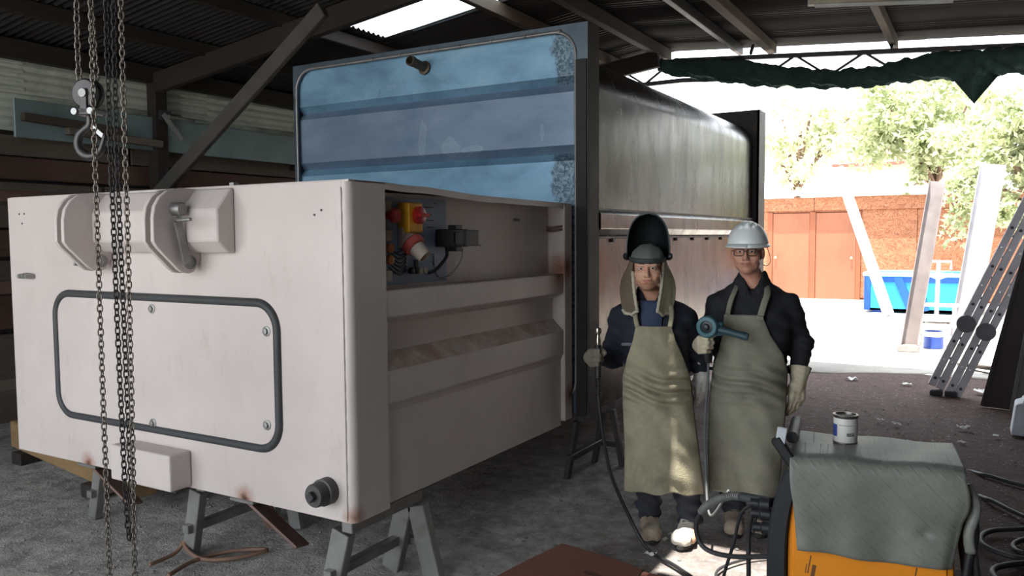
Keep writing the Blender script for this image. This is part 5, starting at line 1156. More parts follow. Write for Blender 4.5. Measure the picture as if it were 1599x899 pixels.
# open shirt front under the jacket
m = MB(); m.sheet(lambda u, v: (-0.005 + (2 * u - 1) * (0.060 - 0.012 * v), -0.134 - 0.012 * math.cos((2 * u - 1) * 1.3) + 0.045 * (1 - v) ** 2 - 0.012 * v, 1.305 - 0.24 * v), 14, 14, 0.006); sh_ = m.build('shirt_front', NAVY, ym, smooth='all')
collar(sh_, JY, NAVY)
m = MB(); m.box((-0.165, -0.130, 1.065), (-0.110, -0.116, 1.082), rot=Matrix.Rotation(0.15, 3, 'Z')); m.build('pocket_flap', M('grey_trim_cloth', srgb(120, 122, 128), 0.8), tpY, bevel=0.003)
boot(ym, JY['anL'], 0.10, BOOT); boot(ym, JY['anR'], -0.30, M('sunlit_dusty_boot', srgb(206, 198, 184), 0.75, var=0.15, scale=14, bump=0.3, bscale=50))  # sun on the second boot is put into its paler colour
apY, fY = apron(ym, [(0.285, 0.062, 0.212, 0.30, 0.175, -0.005), (0.50, 0.05, 0.196, 0.25, 0.165, -0.004), (0.75, 0.028, 0.186, 0.215, 0.155, -0.004), (0.90, 0.020, 0.178, 0.210, 0.160, -0.006), (1.00, 0.014, 0.148, 0.222, 0.168, -0.008), (1.10, 0.008, 0.110, 0.225, 0.170, -0.006), (1.175, 0.004, 0.092, 0.225, 0.165, -0.004)], LEA1, 1.3, 0.024,
    straps=[([(-0.080, -0.160, 1.172), (-0.092, -0.130, 1.235), (-0.085, -0.06, 1.292), (-0.065, 0.03, 1.335)], 0.013), ([(0.088, -0.160, 1.172), (0.098, -0.128, 1.235), (0.088, -0.055, 1.292), (0.065, 0.03, 1.335)], 0.013)])
# gloves: one around the torch, one hanging
GRIP = [(62, 78, 45)] * 4
gl1 = glove(ym, JY['wrL'], (0.05, -1.0, 0.12), (1.0, 0.05, 0.05), 1, GLVD, [(66, 80, 55), (68, 82, 55), (70, 82, 55), (72, 80, 55)], ((0.6, 0.35, 0.7), (0.7, -0.1, 0.7), (0.7, -0.5, 0.5)), fore=np.array(JY['wrL']) - np.array(JY['elL']), cuff=0.06, cuff_r=0.046)
gl2 = glove(ym, JY['wrR'], (0.02, -0.10, -1.0), (-0.62, 0.78, 0.0), -1, GLVW, [(10, 20, 14), (14, 22, 16), (18, 26, 18), (24, 28, 18)], ((0.75, 0.55, 0.25), (0.9, 0.2, 0.3), (0.95, 0.0, 0.3)), fore=np.array(JY['wrR']) - np.array(JY['elR']), cuff=0.07, cuff_r=0.045)
# cap, neck flaps, raised shield
CAPM = M('grey_green_cap', srgb(98, 104, 98), 0.85, var=0.15, scale=20, bump=0.3, bscale=90); FLAP = mat_leather('brown_leather_flap', srgb(112, 98, 82), (1, 1, 1)); FUZZ = mat_leather('pale_flap_lining', srgb(196, 190, 168), (4, 1, 1))
hx, hy, hz = JY['head']
s = Sdf((hx - 0.12, hy - 0.16, hz + 0.0), (hx + 0.12, hy + 0.14, hz + 0.16), 0.0042)
s.add(s.ell((hx, hy + 0.012, hz + 0.040), (0.092, 0.112, 0.090)), 0); s.d = np.maximum(s.d, (hz + 0.038) - s.Z + 0.12 * (s.Y - hy + 0.0)); s.d = (s.d + 0.0015 * np.sin(s.X * 130) ).astype(np.float32)
cap_ = s.build('welding_cap', CAPM, ym)
m = MB(); m.tube([(hx + 0.097 * math.sin(a), hy + 0.012 - 0.117 * math.cos(a), hz + 0.050 - 0.012 * math.cos(a)) for a in [k * 2 * PI / 32 for k in range(32)]], 0.010, 8, closed=True, sq=(1.3, 0.5)); m.build('headband', M('dark_band', srgb(58, 64, 66), 0.7), cap_, smooth='all')
for sx in (-1, 1):
    def flap(u, v, sx=sx):
        a = R(58 + 62 * u); top = Vector((hx + sx * 0.094 * math.sin(a), hy + 0.012 - 0.108 * math.cos(a), hz + 0.045))
        bot = Vector((hx + sx * (0.052 + 0.080 * u), -0.158 + 0.085 * u, hz - 0.225 - 0.020 * math.sin(u * 3.0)))
        p = top.lerp(bot, v); bul = math.sin(v * PI)
        return (p.x + sx * bul * (0.030 * u + 0.008), p.y + bul * (0.045 - 0.02 * u), p.z + 0.005 * math.sin(u * 14) * v)
    m = MB(); m.sheet(flap, 12, 22, 0.007); fo = m.build('neck_flap', FLAP if sx < 0 else mat_leather('olive_flap', srgb(160, 156, 130), (1, 3, 1)), ym, smooth='all')
    e = [Vector(flap(0.0, k / 22)) for k in range(5, 23)] + [Vector(flap(k / 6, 1.0)) for k in range(1, 7)]
    m = MB(); m.tube(e, [0.007 + 0.004 * abs(math.sin(k * 1.9)) for k in range(len(e))], 7); m.build('flap_edging', FUZZ, fo, smooth='all')
SHD = M('black_shield_shell', srgb(26, 30, 32), 0.35, var=0.2, scale=8)
def shield(u, v):
    t = v; a = (2 * u - 1); w = 0.112 * (1 - max(0, t) ** 3.2) ** 0.5 + 0.0015; an = a * R(88)
    y = hy + 0.000 + 0.115 * math.cos(an) * (1 - 0.35 * t) - 0.03 * t - 0.05 * t ** 4
    return (hx + 0.002 + w * math.sin(an), y, hz + 0.045 + 0.245 * t)
m = MB(); m.sheet(shield, 30, 26, 0.005); sdo = m.build('welding_shield', SHD, ym, smooth='all')
m = MB(); m.tube([shield(k / 30, 0.0) for k in range(31)] , 0.006, 8); m.build('shield_rim', SHD, sdo, smooth='all')
m = MB(); m.tube([shield(0.0, k / 26) for k in range(27)] + [shield(1.0, 1 - k / 26) for k in range(1, 27)], 0.0045, 7); m.build('shield_edge', M('grey_shield_edge', srgb(70, 80, 82), 0.4), sdo, smooth='all')
for sx in (-1, 1):
    m = MB(); m.lathe([(0.016, -0.004), (0.018, 0.010), (0.012, 0.018)], 16, (hx + sx * 0.112, hy + 0.0, hz + 0.062), (sx, 0, 0)); m.build('pivot_knob', SHD, sdo, smooth=True)

# torch in the raised glove (a thing of its own)
def wp(root_xy, rot, p):
    c, s_ = math.cos(rot), math.sin(rot); return Vector((root_xy[0] + c * p[0] - s_ * p[1], root_xy[1] + s_ * p[0] + c * p[1], p[2]))
TB = wp(YB_, yr, (-0.280, -0.248, 1.035))
tch = thing('welding_torch', 'chrome nosed welding torch held upright in the soiled glove', 'torch', TB)
BRS = M('chrome_brass', srgb(170, 165, 155), 0.25, 0.9)
m = MB(); m.tube([TB + Vector((0, 0, -0.12)), TB + Vector((0, 0, 0.05))], 0.017, 12); m.build('handle', BLK, tch, smooth=True)
m = MB(); m.lathe([(0.012, 0.05), (0.014, 0.075), (0.010, 0.09), (0.010, 0.105)], 14, TB); m.build('neck', BRS, tch, smooth=True)
m = MB(); m.lathe([(0.004, -0.020), (0.015, -0.014), (0.018, 0.0), (0.015, 0.014), (0.004, 0.020)], 16, TB + Vector((0, 0, 0.122))); m.build('nozzle', BRS, tch, smooth=True)
m = MB(); m.bar(TB + Vector((0.012, -0.018, -0.02)), TB + Vector((0.014, -0.022, 0.03)), 0.010, 0.008, up=(0, 1, 0)); m.build('trigger', BRS, tch, bevel=0.002)
m = MB(); m.tube(smooth_path([TB + Vector((0, 0, -0.115)), TB + Vector((0.01, 0.0, -0.30)), TB + Vector((0.05, 0.04, -0.62)), TB + Vector((0.14, 0.10, -0.88)), TB + Vector((0.26, 0.06, -1.015)), TB + Vector((0.45, -0.06, -1.022)), TB + Vector((0.75, -0.30, -1.022))], 10), 0.010, 8); m.build('hose', BLK, tch, smooth='all')
m = MB()
for k in range(8): m.lathe([(0.013, -0.004), (0.016, 0), (0.013, 0.004)], 10, TB + Vector((0.001, 0, -0.13 - 0.012 * k)))
m.build('strain_relief', BLK, tch, smooth=True, kind='stuff')

# ------------------------------------------------------------------ the older person (right)
OB_ = (-1.09, 4.50); orr = math.atan2(-OB_[0], OB_[1])
om = thing('person', 'person in white hard hat, glasses and olive apron holding an angle grinder', 'person', (*OB_, 0), orr, local=True)
JO = dict(head=(-0.026, -0.060, 1.562), head_yaw=-0.10, head_roll=0.0, neck=(0.0, 0.018, 1.388),
    torso=[(0.80, -0.015, 0.0, 0.175, 0.125), (0.92, -0.012, -0.012, 0.182, 0.135), (1.05, 0.0, -0.020, 0.190, 0.142), (1.18, 0.006, -0.012, 0.195, 0.132), (1.26, 0.008, 0.0, 0.184, 0.115), (1.325, 0.006, 0.010, 0.132, 0.088), (1.388, 0.0, 0.018, 0.078, 0.066)],
    shL=(-0.178, 0.010, 1.265), elL=(-0.245, -0.005, 1.045), wrL=(-0.272, -0.205, 1.060), hdL=(0.3, -0.9, 0.2),
    shR=(0.190, 0.010, 1.262), elR=(0.262, 0.035, 1.050), wrR=(0.246, -0.025, 0.850), hdR=(-0.05, -0.1, -1.0),
    hipL=(-0.095, 0.0, 0.84), knL=(-0.100, -0.02, 0.46), anL=(-0.085, 0.02, 0.088), hipR=(0.080, 0.0, 0.84), knR=(0.085, -0.02, 0.46), anR=(0.095, 0.06, 0.088))
bO, WO, MO = make_body(om, JO, SKIN2, False, 1.02)
tpO = clothes(om, JO, BLKC, TROU, 'overshirt', 0.78, 2.1)
collar(tpO, JO, BLKC)
boot(om, JO['anL'], 0.05, BOOT); boot(om, JO['anR'], -0.25, BOOT)
apO, fO = apron(om, [(0.235, -0.035, 0.182, 0.27, 0.180, -0.005), (0.50, -0.03, 0.196, 0.255, 0.180, -0.004), (0.78, -0.016, 0.200, 0.232, 0.182, -0.006), (0.92, -0.008, 0.195, 0.222, 0.184, -0.010), (1.02, -0.006, 0.165, 0.232, 0.190, -0.010), (1.12, -0.028, 0.122, 0.235, 0.186, -0.006), (1.225, -0.045, 0.098, 0.235, 0.176, -0.002)], LEA2, 4.1, 0.019,
    straps=[([(-0.125, -0.160, 1.222), (-0.112, -0.142, 1.290), (-0.088, -0.075, 1.352), (-0.060, 0.03, 1.410)], 0.014), ([(0.045, -0.168, 1.222), (0.062, -0.148, 1.285), (0.080, -0.085, 1.345), (0.062, 0.03, 1.410)], 0.018)])
m = MB(); m.box((0.025, -0.184, 1.200), (0.060, -0.172, 1.220)); m.build('strap_patch', LEA2, apO, bevel=0.003)
glL = glove(om, JO['wrL'], (0.10, -1.0, 0.15), (1.0, 0.10, 0.0), 1, GLV, [(58, 66, 45), (60, 68, 45), (62, 68, 45), (64, 66, 45)], ((0.55, 0.55, 0.6), (0.7, 0.2, 0.7), (0.75, -0.2, 0.65)), fore=np.array(JO['wrL']) - np.array(JO['elL']), cuff=0.05, cuff_r=0.046)
glR = glove(om, JO['wrR'], (-0.08, -0.10, -1.0), (-0.55, 0.83, 0.0), -1, GLV, [(12, 22, 16), (16, 26, 18), (20, 30, 20), (26, 32, 20)], ((0.7, 0.6, 0.3), (0.85, 0.2, 0.45), (0.9, 0.0, 0.45)), fore=np.array(JO['wrR']) - np.array(JO['elR']), cuff=0.085, cuff_r=0.060, scale=1.06)
# hard hat
hx, hy, hz = JO['head']
HAT = M('white_hard_hat', srgb(236, 240, 238), 0.32, var=0.04)
s = Sdf((hx - 0.15, hy - 0.19, hz + 0.0), (hx + 0.15, hy + 0.18, hz + 0.19), 0.0045)
s.add(s.ell((hx, hy + 0.010, hz + 0.040), (0.108, 0.132, 0.122)), 0)
s.add(s.cap((hx, hy - 0.075, hz + 0.140), (hx, hy + 0.09, hz + 0.142), 0.016, 0.016), 0.016)
for sx in (-1, 1): s.add(s.cap((hx + sx * 0.035, hy - 0.07, hz + 0.132), (hx + sx * 0.035, hy + 0.085, hz + 0.134), 0.010, 0.010), 0.012)
s.d = np.maximum(s.d, (hz + 0.036) - s.Z); inn = s.ell((hx, hy + 0.010, hz + 0.036), (0.101, 0.125, 0.115)); s.d = np.maximum(s.d, -inn)
hat = s.build('hard_hat', HAT, om)
def brim(u, v):
    a = 2 * PI * u; front = max(0, math.cos(a)); w = 0.014 + 0.036 * front ** 2
    return (hx + (0.106 + w * v) * math.sin(a), hy + 0.010 - (0.130 + w * v) * math.cos(a), hz + 0.040 - 0.010 * v - 0.010 * front * v)
m = MB(); m.sheet(brim, 48, 3, 0.005); m.build('brim', HAT, hat, smooth='all')
m = MB(); m.tube(smooth_path([(hx + 0.095, hy + 0.02, hz + 0.035), (hx + 0.112, hy - 0.0, hz - 0.015), (hx + 0.118, hy - 0.01, hz - 0.055), (hx + 0.100, hy - 0.01, hz - 0.078), (hx + 0.075, hy - 0.005, hz - 0.070)], 6), 0.0022, 6); m.build('chin_cord', M('pale_cord', srgb(190, 170, 150), 0.6), hat, smooth='all')
m = MB(); m.tube([(hx + 0.098 * math.sin(a), hy + 0.012 - 0.118 * math.cos(a), hz + 0.030) for a in [k * 2 * PI / 28 for k in range(28)]], 0.009, 8, closed=True, sq=(1.2, 0.4)); m.build('sweat_band', BLK, hat, smooth='all')
m = MB()
hr = Sdf((hx - 0.10, hy - 0.02, hz - 0.09), (hx + 0.10, hy + 0.13, hz + 0.06), 0.005); hr.add(hr.ell(WO((0, 0.018, 0.0)), (0.081, 0.100, 0.085)), 0); hr.d = np.maximum(hr.d, (hy + 0.01) - hr.Y + 0.3 * (hr.Z - hz)); hr.build('hair', HAIRG, om)
# glasses
GLS = M('dark_spectacle_frame', srgb(36, 32, 32), 0.3)
t = NT('lens_glass'); t.b.inputs['Transmission Weight'].default_value = 1.0; t.b.inputs['Roughness'].default_value = 0.02; t.b.inputs['IOR'].default_value = 1.05; t.base((0.95, 0.96, 0.95)); LENS = t.m
gg = thing('spectacles', local=True); gg.parent = om; ORG[gg.name] = Vector((0, 0, 0))
for sx in (-1, 1):
    P = []
    for k in range(20):
        a = 2 * PI * k / 20; cx = math.copysign(abs(math.cos(a)) ** 0.6, math.cos(a)); cz = math.copysign(abs(math.sin(a)) ** 0.6, math.sin(a)); P.append(WO((sx * 0.033 + 0.026 * cx, -0.112 + 0.010 * abs(sx * 0.033 + 0.026 * cx) / 0.06, -0.004 + 0.018 * cz)))
    m = MB(); m.tube(P, 0.0024, 6, closed=True); m.build('lens_rim', GLS, gg, smooth='all')
    m = MB(); cen = WO((sx * 0.033, -0.1065, -0.004)); m.add([cen] + P, [(0, 1 + k, 1 + (k + 1) % 20) for k in range(20)]); m.build('lens', LENS, gg)
    m = MB(); m.tube([WO((sx * 0.059, -0.101, 0.004)), WO((sx * 0.076, -0.06, 0.004)), WO((sx * 0.082, 0.012, 0.0)), WO((sx * 0.080, 0.03, -0.016))], 0.0022, 6); m.build('temple', GLS, gg, smooth='all')
m = MB(); m.tube([WO((-0.008, -0.112, 0.0)), WO((0, -0.114, 0.003)), WO((0.008, -0.112, 0.0))], 0.0022, 6); m.build('bridge', GLS, gg, smooth='all')

# angle grinder: teal disc head, body and side handle
TEAL = M('teal_grinder_shell', srgb(58, 104, 116), 0.45, var=0.1); 
GB = wp(OB_, orr, (-0.222, -0.315, 1.172))
ex = Vector((math.cos(orr), math.sin(orr), 0)); ey = Vector((-math.sin(orr), math.cos(orr), 0))
gr = thing('angle_grinder', 'teal and black angle grinder held up in the pale glove', 'grinder', GB)
hd_ = (ex * -0.28 - ey * 0.96).normalized()
m = MB(); m.lathe([(0.020, -0.030), (0.050, -0.030), (0.058, -0.020), (0.058, 0.012), (0.052, 0.020), (0.034, 0.022), (0.030, 0.014)], 30, GB, hd_); m.build('gear_head', TEAL, gr, smooth=True)
m = MB(); m.lathe([(0.028, 0.010), (0.030, 0.018), (0.018, 0.020), (0.014, 0.034), (0.006, 0.036)], 20, GB, hd_); m.build('spindle', M('dark_spindle', srgb(44, 46, 50), 0.35, 0.6), gr, smooth=True)
tail = GB + ex * 0.05 + ey * 0.035 + Vector((0, 0, -0.012))
m = MB(); m.box((-0.03, -0.03, -0.03), (0.03, 0.03, 0.03)); m.v = [tail + ex * (p.x * 1.0) + ey * p.y * 1.1 + Vector((0, 0, p.z * 1.2)) for p in m.v]; m.build('motor_neck', TEAL, gr, bevel=0.012, seg=3, smooth=True)
h0_, h1_ = GB + ex * 0.055 - ey * 0.0 + Vector((0, 0, -0.012)), GB + ex * 0.205 - ey * 0.03 + Vector((0, 0, -0.045))
pp = [h0_.lerp(h1_, k / 8) for k in range(9)]; m = MB(); m.tube(pp, [0.019, 0.021, 0.019, 0.019, 0.019, 0.019, 0.020, 0.022, 0.018], 14); m.build('side_handle', M('dark_teal_grip', srgb(44, 70, 80), 0.5), gr, smooth=True)
b0_ = GB + ex * -0.010 + ey * 0.036 + Vector((0, 0, -0.04)); b1_ = b0_ + Vector((0, 0, -0.155)) + ex * 0.012 + ey * 0.012
m = MB(); m.tube([b0_.lerp(b1_, k / 6) for k in range(7)], [0.030, 0.032, 0.030, 0.028, 0.027, 0.026, 0.021], 14); m.build('motor_body', BLK, gr, smooth=True)
cpts = [b1_, b1_ + Vector((0, 0, -0.10)), b1_ + Vector((-0.01, -0.01, -0.30)), b1_ + Vector((0.01, -0.06, -0.55)), b1_ + Vector((0.07, -0.18, -0.76)), on(1138, 765, 'y', 3.98)]
m = MB(); m.tube(smooth_path(cpts, 10), 0.0065, 7); m.build('power_cord', M('grey_cord', srgb(96, 100, 100), 0.6), gr, smooth='all')

# ================================================================== welding machine, front right
WR = R(8); WC = Vector((-0.30, 2.83, 0))
def wl_(p): c, s_ = math.cos(WR), math.sin(WR); return Vector((WC.x + c * p[0] - s_ * p[1], WC.y + s_ * p[0] + c * p[1], p[2]))
ORG_M = M('orange_machine_paint', srgb(232, 142, 28), 0.4, var=0.06, scale=4, col2=srgb(150, 92, 40), c2=(0.70, 0.74), scale2=9)
wm = thing('welding_machine', 'orange welding machine with black front frame under a grey mat', 'machine', WC, WR, local=True)
m = MB(); m.box((-0.245, -0.155, 0.12), (0.235, 0.155, 0.925)); m.build('case', ORG_M, wm, bevel=0.015, seg=2)
m = MB(); m.box((-0.225, -0.162, 0.14), (0.215, -0.150, 0.90)); pnl = m.build('side_panel', ORG_M, wm, bevel=0.004)
for (x, z) in ((-0.205, 0.80), (-0.205, 0.52), (-0.205, 0.2), (0.195, 0.55), (0.195, 0.2), (0.0, 0.66)):
    m = MB(); m.lathe([(0.007, 0), (0.006, 0.004)], 10, (x, -0.162, z), (0, -1, 0)); m.build('panel_screw', DRK, pnl)
for k, (x, z, w, h) in enumerate(((-0.175, 0.60, 0.004, 0.06), (-0.185, 0.585, 0.003, 0.03), (-0.165, 0.565, 0.012, 0.07), (-0.20, 0.83, 0.004, 0.03), (0.13, 0.62, 0.004, 0.03))):
    m = MB(); m.box((x - w / 2, -0.1625, z - h / 2), (x + w / 2, -0.1615, z + h / 2), rot=Matrix.Rotation(0.15, 3, 'Y')); m.build('scratch', M('paint_scratch', srgb(210, 160, 110) if k == 2 else srgb(110, 70, 34), 0.7), pnl)
# black bumper frame, curved at the top
fr = [(-0.305, 0.10), (-0.305, 0.62)] + [(-0.305 + 0.13 * (1 - math.cos(a)), 0.62 + 0.33 * math.sin(a)) for a in [PI / 2 * k / 8 for k in range(1, 9)]]
inn = [(-0.245, 0.10), (-0.245, 0.62)] + [(-0.245 + 0.08 * (1 - math.cos(a)), 0.62 + 0.28 * math.sin(a)) for a in [PI / 2 * k / 8 for k in range(1, 9)]]
m = MB(); m.prism(fr + inn[::-1], 'y', -0.172, 0.172); m.build('front_frame', M('black_frame_plastic', srgb(30, 33, 38), 0.5, var=0.1), wm, bevel=0.006)
m = MB(); m.bar((-0.215, -0.155, 0.90), (-0.285, -0.160, 1.0), 0.035, 0.03, up=(0, 1, 0)); lv = m.build('handle_bracket', BLK, wm, bevel=0.006)
m = MB(); m.bar((-0.27, -0.165, 0.975), (-0.262, -0.165, 1.035), 0.030, 0.012, up=(0, 1, 0)); m.build('handle_label', M('silver_label', srgb(180, 184, 190), 0.4), lv, bevel=0.002)
m = MB(); m.tube([(-0.235, -0.1, 0.99), (-0.235, 0.15, 0.99)], 0.020, 12); m.build('grab_handle', BLK, wm, smooth=True)
for k, z in enumerate((0.755, 0.705, 0.64)):
    m = MB(); m.lathe([(0.022, 0), (0.022, 0.03), (0.016, 0.035), (0.016, 0.06)], 16, (-0.305, -0.09 + 0.05 * k, z), (-1, 0, 0)); m.build('cable_socket', BLK, wm, smooth=True)
for sx in (-0.2, 0.2):
    for sy in (-0.15, 0.15):
        m = MB(); m.lathe([(0.03, -0.02), (0.058, -0.02), (0.06, 0), (0.058, 0.02), (0.03, 0.02)], 20, (sx, sy, 0.06), (0, 1, 0)); m.build('castor', BLK, wm, smooth=True)
m = MB(); m.box((-0.24, -0.15, 0.06), (0.42, 0.15, 0.12)); m.build('chassis_tray', BLK, wm, bevel=0.008)
# ribbed back shroud seen low right of the panel
m = MB(); m.box((0.235, -0.12, 0.12), (0.40, 0.12, 0.30)); m.build('rear_shelf', BLK, wm, bevel=0.02)
# grey rubber mat
def mat_mat():
    t = NT('grey_chequer_mat'); vec = t.coord()
    ch = t.n('ShaderNodeTexVoronoi'); ch.feature = 'F1'; ch.distance = 'CHEBYCHEV'; ch.inputs['Scale'].default_value = 44; ch.inputs['Randomness'].default_value = 0.0
    t.l(t.coord((1, 1, 1), (0, 0, 0), (0, R(45), 0)), ch.inputs['Vector'])
    c = t.ramp(t.noise(6, 5, 0.65, vec), [(0.3, srgb(104, 106, 98)), (0.7, srgb(130, 132, 124))])
    t.base(c); t.rough(0.46); 
    w = t.n('ShaderNodeTexWave'); w.inputs['Scale'].default_value = 26; w.bands_direction = 'DIAGONAL'; w.inputs['Distortion'].default_value = 0; t.l(t.coord((1, 0, 1)), w.inputs['Vector'])
    w2 = t.n('ShaderNodeTexChecker'); w2.inputs['Scale'].default_value = 34; t.l(t.coord((1, 0.001, 1), (0.003, 0.5, 0.002)), w2.inputs['Vector'])
    t.bump(t.math('MULTIPLY', t.ramp(w.outputs['Fac'], [(0.55, 0), (0.8, 1)]), w2.outputs['Fac']), 0.35, 0.004); return t.m
MATM = mat_mat()
mt = thing('rubber_mat', 'grey chequered rubber mat draped over the orange machine', 'mat', WC, WR, local=True)
prof_m = [(0.172, 0.86), (0.176, 0.925), (0.168, 0.946), (0.15, 0.952), (0.0, 0.954), (-0.14, 0.952), (-0.172, 0.944), (-0.186, 0.922), (-0.188, 0.88), (-0.186, 0.75), (-0.190, 0.655)]
L_ = [0.0]
for a, b in zip(prof_m, prof_m[1:]): L_.append(L_[-1] + math.hypot(b[0] - a[0], b[1] - a[1]))
def drape(u, v):
    s_ = v * L_[-1]; y = float(np.interp(s_, L_, [p[0] for p in prof_m])); z = float(np.interp(s_, L_, [p[1] for p in prof_m]))
    hang = max(0.0, (s_ - L_[7]) / (L_[-1] - L_[7])); tp_ = max(0.0, 1 - hang)
    xl = -0.238 + 0.028 * hang * (1.0 if hang > 0.45 else hang / 0.45) - 0.0 * tp_; xr = 0.255 + 0.012 * math.sin(min(1, hang * 2.2) * PI) - 0.045 * max(0, hang - 0.35)
    x = xl + (xr - xl) * u
    y += -0.006 * hang * math.sin(u * 17 + 1) - 0.010 * hang * math.sin(u * 6.5 + 0.5) - 0.03 * math.exp(-((u - 1.0) / 0.05) ** 2) * -1 * hang
    d2 = ((u - 0.80) / 0.05) ** 2 + ((hang - 0.62) / 0.05) ** 2; y += 0.012 * math.exp(-d2)
    z += -0.012 * u * hang + 0.004 * math.sin(u * 9) * hang + 0.003 * math.sin(u * 12 + v * 8) * tp_
    return (x, y, z)
m = MB(); m.sheet(drape, 60, 70, 0.006); m.build('sheet', MATM, mt, smooth='all', fix=False)
m = MB(); m.tube(smooth_path([(0.26, -0.14, 0.90), (0.285, -0.15, 0.84), (0.268, -0.16, 0.76), (0.275, -0.155, 0.70)], 5), 0.016, 9, sq=(1, 0.6)); m.build('rolled_edge', MATM, mt, smooth='all')
# small white can on the mat
cpos = wl_((-0.075, 0.03, 0.960))
can = thing('varnish_can', 'small open white can with blue and black label on the mat', 'can', cpos)
CANW = M('white_can_label', srgb(208, 206, 200), 0.4, var=0.05); TIN = M('tin_rim', srgb(120, 116, 110), 0.35, 0.8)
m = MB(); m.lathe([(0.0365, 0), (0.0378, 0.003), (0.0378, 0.082), (0.0365, 0.085)], 32, cpos); m.build('label_body', CANW, can, smooth=True)
m = MB(); m.lathe([(0.0378, 0.083), (0.040, 0.087), (0.040, 0.093), (0.033, 0.094), (0.031, 0.088), (0.031, 0.07)], 32, cpos, caps=False); m.build('rim', TIN, can, smooth=True)
m = MB(); m.lathe([(0.032, 0.074), (0.0, 0.074)], 24, cpos, caps=False); m.build('contents', M('dark_varnish', srgb(52, 46, 42), 0.3), can, smooth=True)
m = MB(); m.lathe([(0.036, 0.0), (0.0388, -0.001), (0.0388, 0.004)], 32, cpos, caps=False); m.build('base_rim', TIN, can, smooth=True)
fc = math.atan2(-cpos.y, -cpos.x)
def wrap(a0, a1, z0, z1, name, mat):
    m = MB(); m.grid(lambda u, v: (cpos.x + 0.0382 * math.cos(fc + a0 + (a1 - a0) * u), cpos.y + 0.0382 * math.sin(fc + a0 + (a1 - a0) * u), cpos.z + z0 + (z1 - z0) * v), 8, 1); m.build(name, mat, can, smooth='all', fix=False)
INK = M('label_black', srgb(40, 40, 46), 0.5); BLU = M('label_blue', srgb(58, 74, 140), 0.5)
wrap(-1.45, -0.72, 0.022, 0.062, 'blue_patch', BLU); wrap(0.12, 0.78, 0.026, 0.036, 'black_patch', INK); wrap(-0.55, 0.75, 0.060, 0.062, 'printed_line', M('label_grey', srgb(120, 120, 124), 0.5)); wrap(0.18, 0.72, 0.030, 0.0325, 'printed_line', CANW)

# cables ------------------------------------------------------------------------------------
CBL = M('black_cable', srgb(52, 52, 54), 0.55, var=0.1); CBG = M('grey_cable', srgb(92, 92, 92), 0.55, var=0.1)
def gp(u, v, h=0.018): p = on(u, v, 'z', h); return p
def cable(label, pts, r, mat, name='cable', cat='cable', grp='cables on the workshop floor'):
    P = smooth_path(pts, 10); m = MB(); m.tube(P, r, 8); o = m.build(name, mat, loc=P[0], smooth='all'); tag(o, label, cat, grp); return o
so = on(1204, 784, 'y', 2.80)
gun = thing('torch_cable', 'thick black welding torch cable looping left out of the machine', 'cable', so, group='cables at the machine front')
tp1 = on(1150, 775, 'y', 3.30)
P = [so, on(1178, 779, 'y', 2.84), on(1145, 774, 'y', 2.88), on(1118, 781, 'y', 2.92), on(1097, 796, 'y', 3.0), on(1087, 825, 'y', 3.05), on(1100, 855, 'y', 3.05), on(1140, 868, 'y', 3.0), on(1207, 868, 'y', 2.85)]
sp_ = smooth_path(P, 10); m = MB(); m.tube(sp_, 0.0095, 9); m.build('hose', CBL, gun, smooth='all')
m = MB(); m.tube(sp_[:17], 0.017, 10); m.build('grip', M('dark_grey_grip', srgb(64, 66, 70), 0.5), gun, smooth='all')
m = MB()
for k in range(17, 42): 
    d = (sp_[k + 1] - sp_[k]).normalized(); m.lathe([(0.010, -0.005), (0.0155, -0.002), (0.0155, 0.002), (0.010, 0.005)], 10, sp_[k], d)
m.build('spring_guard', M('silver_spring', srgb(150, 150, 148), 0.4, 0.6), gun, smooth=True, kind='stuff')
s1 = wl_((-0.365, -0.04, 0.70)); s2 = wl_((-0.365, 0.01, 0.44))
cable('thin dark cable dropping from the machine front to the sunlit floor', [wl_((-0.365, 0.01, 0.62)), on(1180, 790, 'y', 2.95), on(1158, 800, 'y', 3.0), on(1145, 850, 'y', 3.1), on(1130, 900, 'y', 3.2), on(1120, 960, 'z', 0.02)], 0.0065, CBL, grp='cables at the machine front')
cable('middle black cable bending down from the machine front', [s1, on(1190, 785, 'y', 2.9), on(1175, 800, 'y', 2.9), on(1169, 840, 'y', 2.95), on(1169, 900, 'y', 3.0), on(1168, 980, 'z', 0.02)], 0.0085, CBL, grp='cables at the machine front')
cable('cable lying across the sunlit patch of floor', [gp(1215, 868), gp(1170, 872), gp(1130, 884), gp(1118, 900), gp(1140, 925), gp(1180, 940)], 0.007, CBL)
cable('uppermost cable running right from behind the machine', [wl_((0.27, 0.1, 0.75)), wl_((0.33, 0.25, 0.45)), gp(1500, 742), gp(1540, 742), gp(1575, 752), gp(1640, 768)], 0.014, CBL)
cable('second cable running right from the machine towards the frame edge', [wl_((0.29, 0.02, 0.70)), gp(1512, 772), gp(1545, 780), gp(1580, 797), gp(1640, 825)], 0.013, CBL)
cable('outer coil of thick cable on the floor at the right edge', [gp(1650, 818), gp(1599, 825), gp(1550, 828), gp(1532, 838), gp(1538, 852), gp(1570, 866), gp(1605, 872), gp(1650, 868)], 0.014, CBL)
cable('inner coil of thick cable on the floor at the right edge', [gp(1650, 838), gp(1600, 842), gp(1582, 852), gp(1600, 864), gp(1650, 860)], 0.014, CBL)
cable('lowest cable on the floor at the bottom right corner', [gp(1650, 876), gp(1585, 880), gp(1552, 888), gp(1556, 904), gp(1580, 925)], 0.015, CBL)
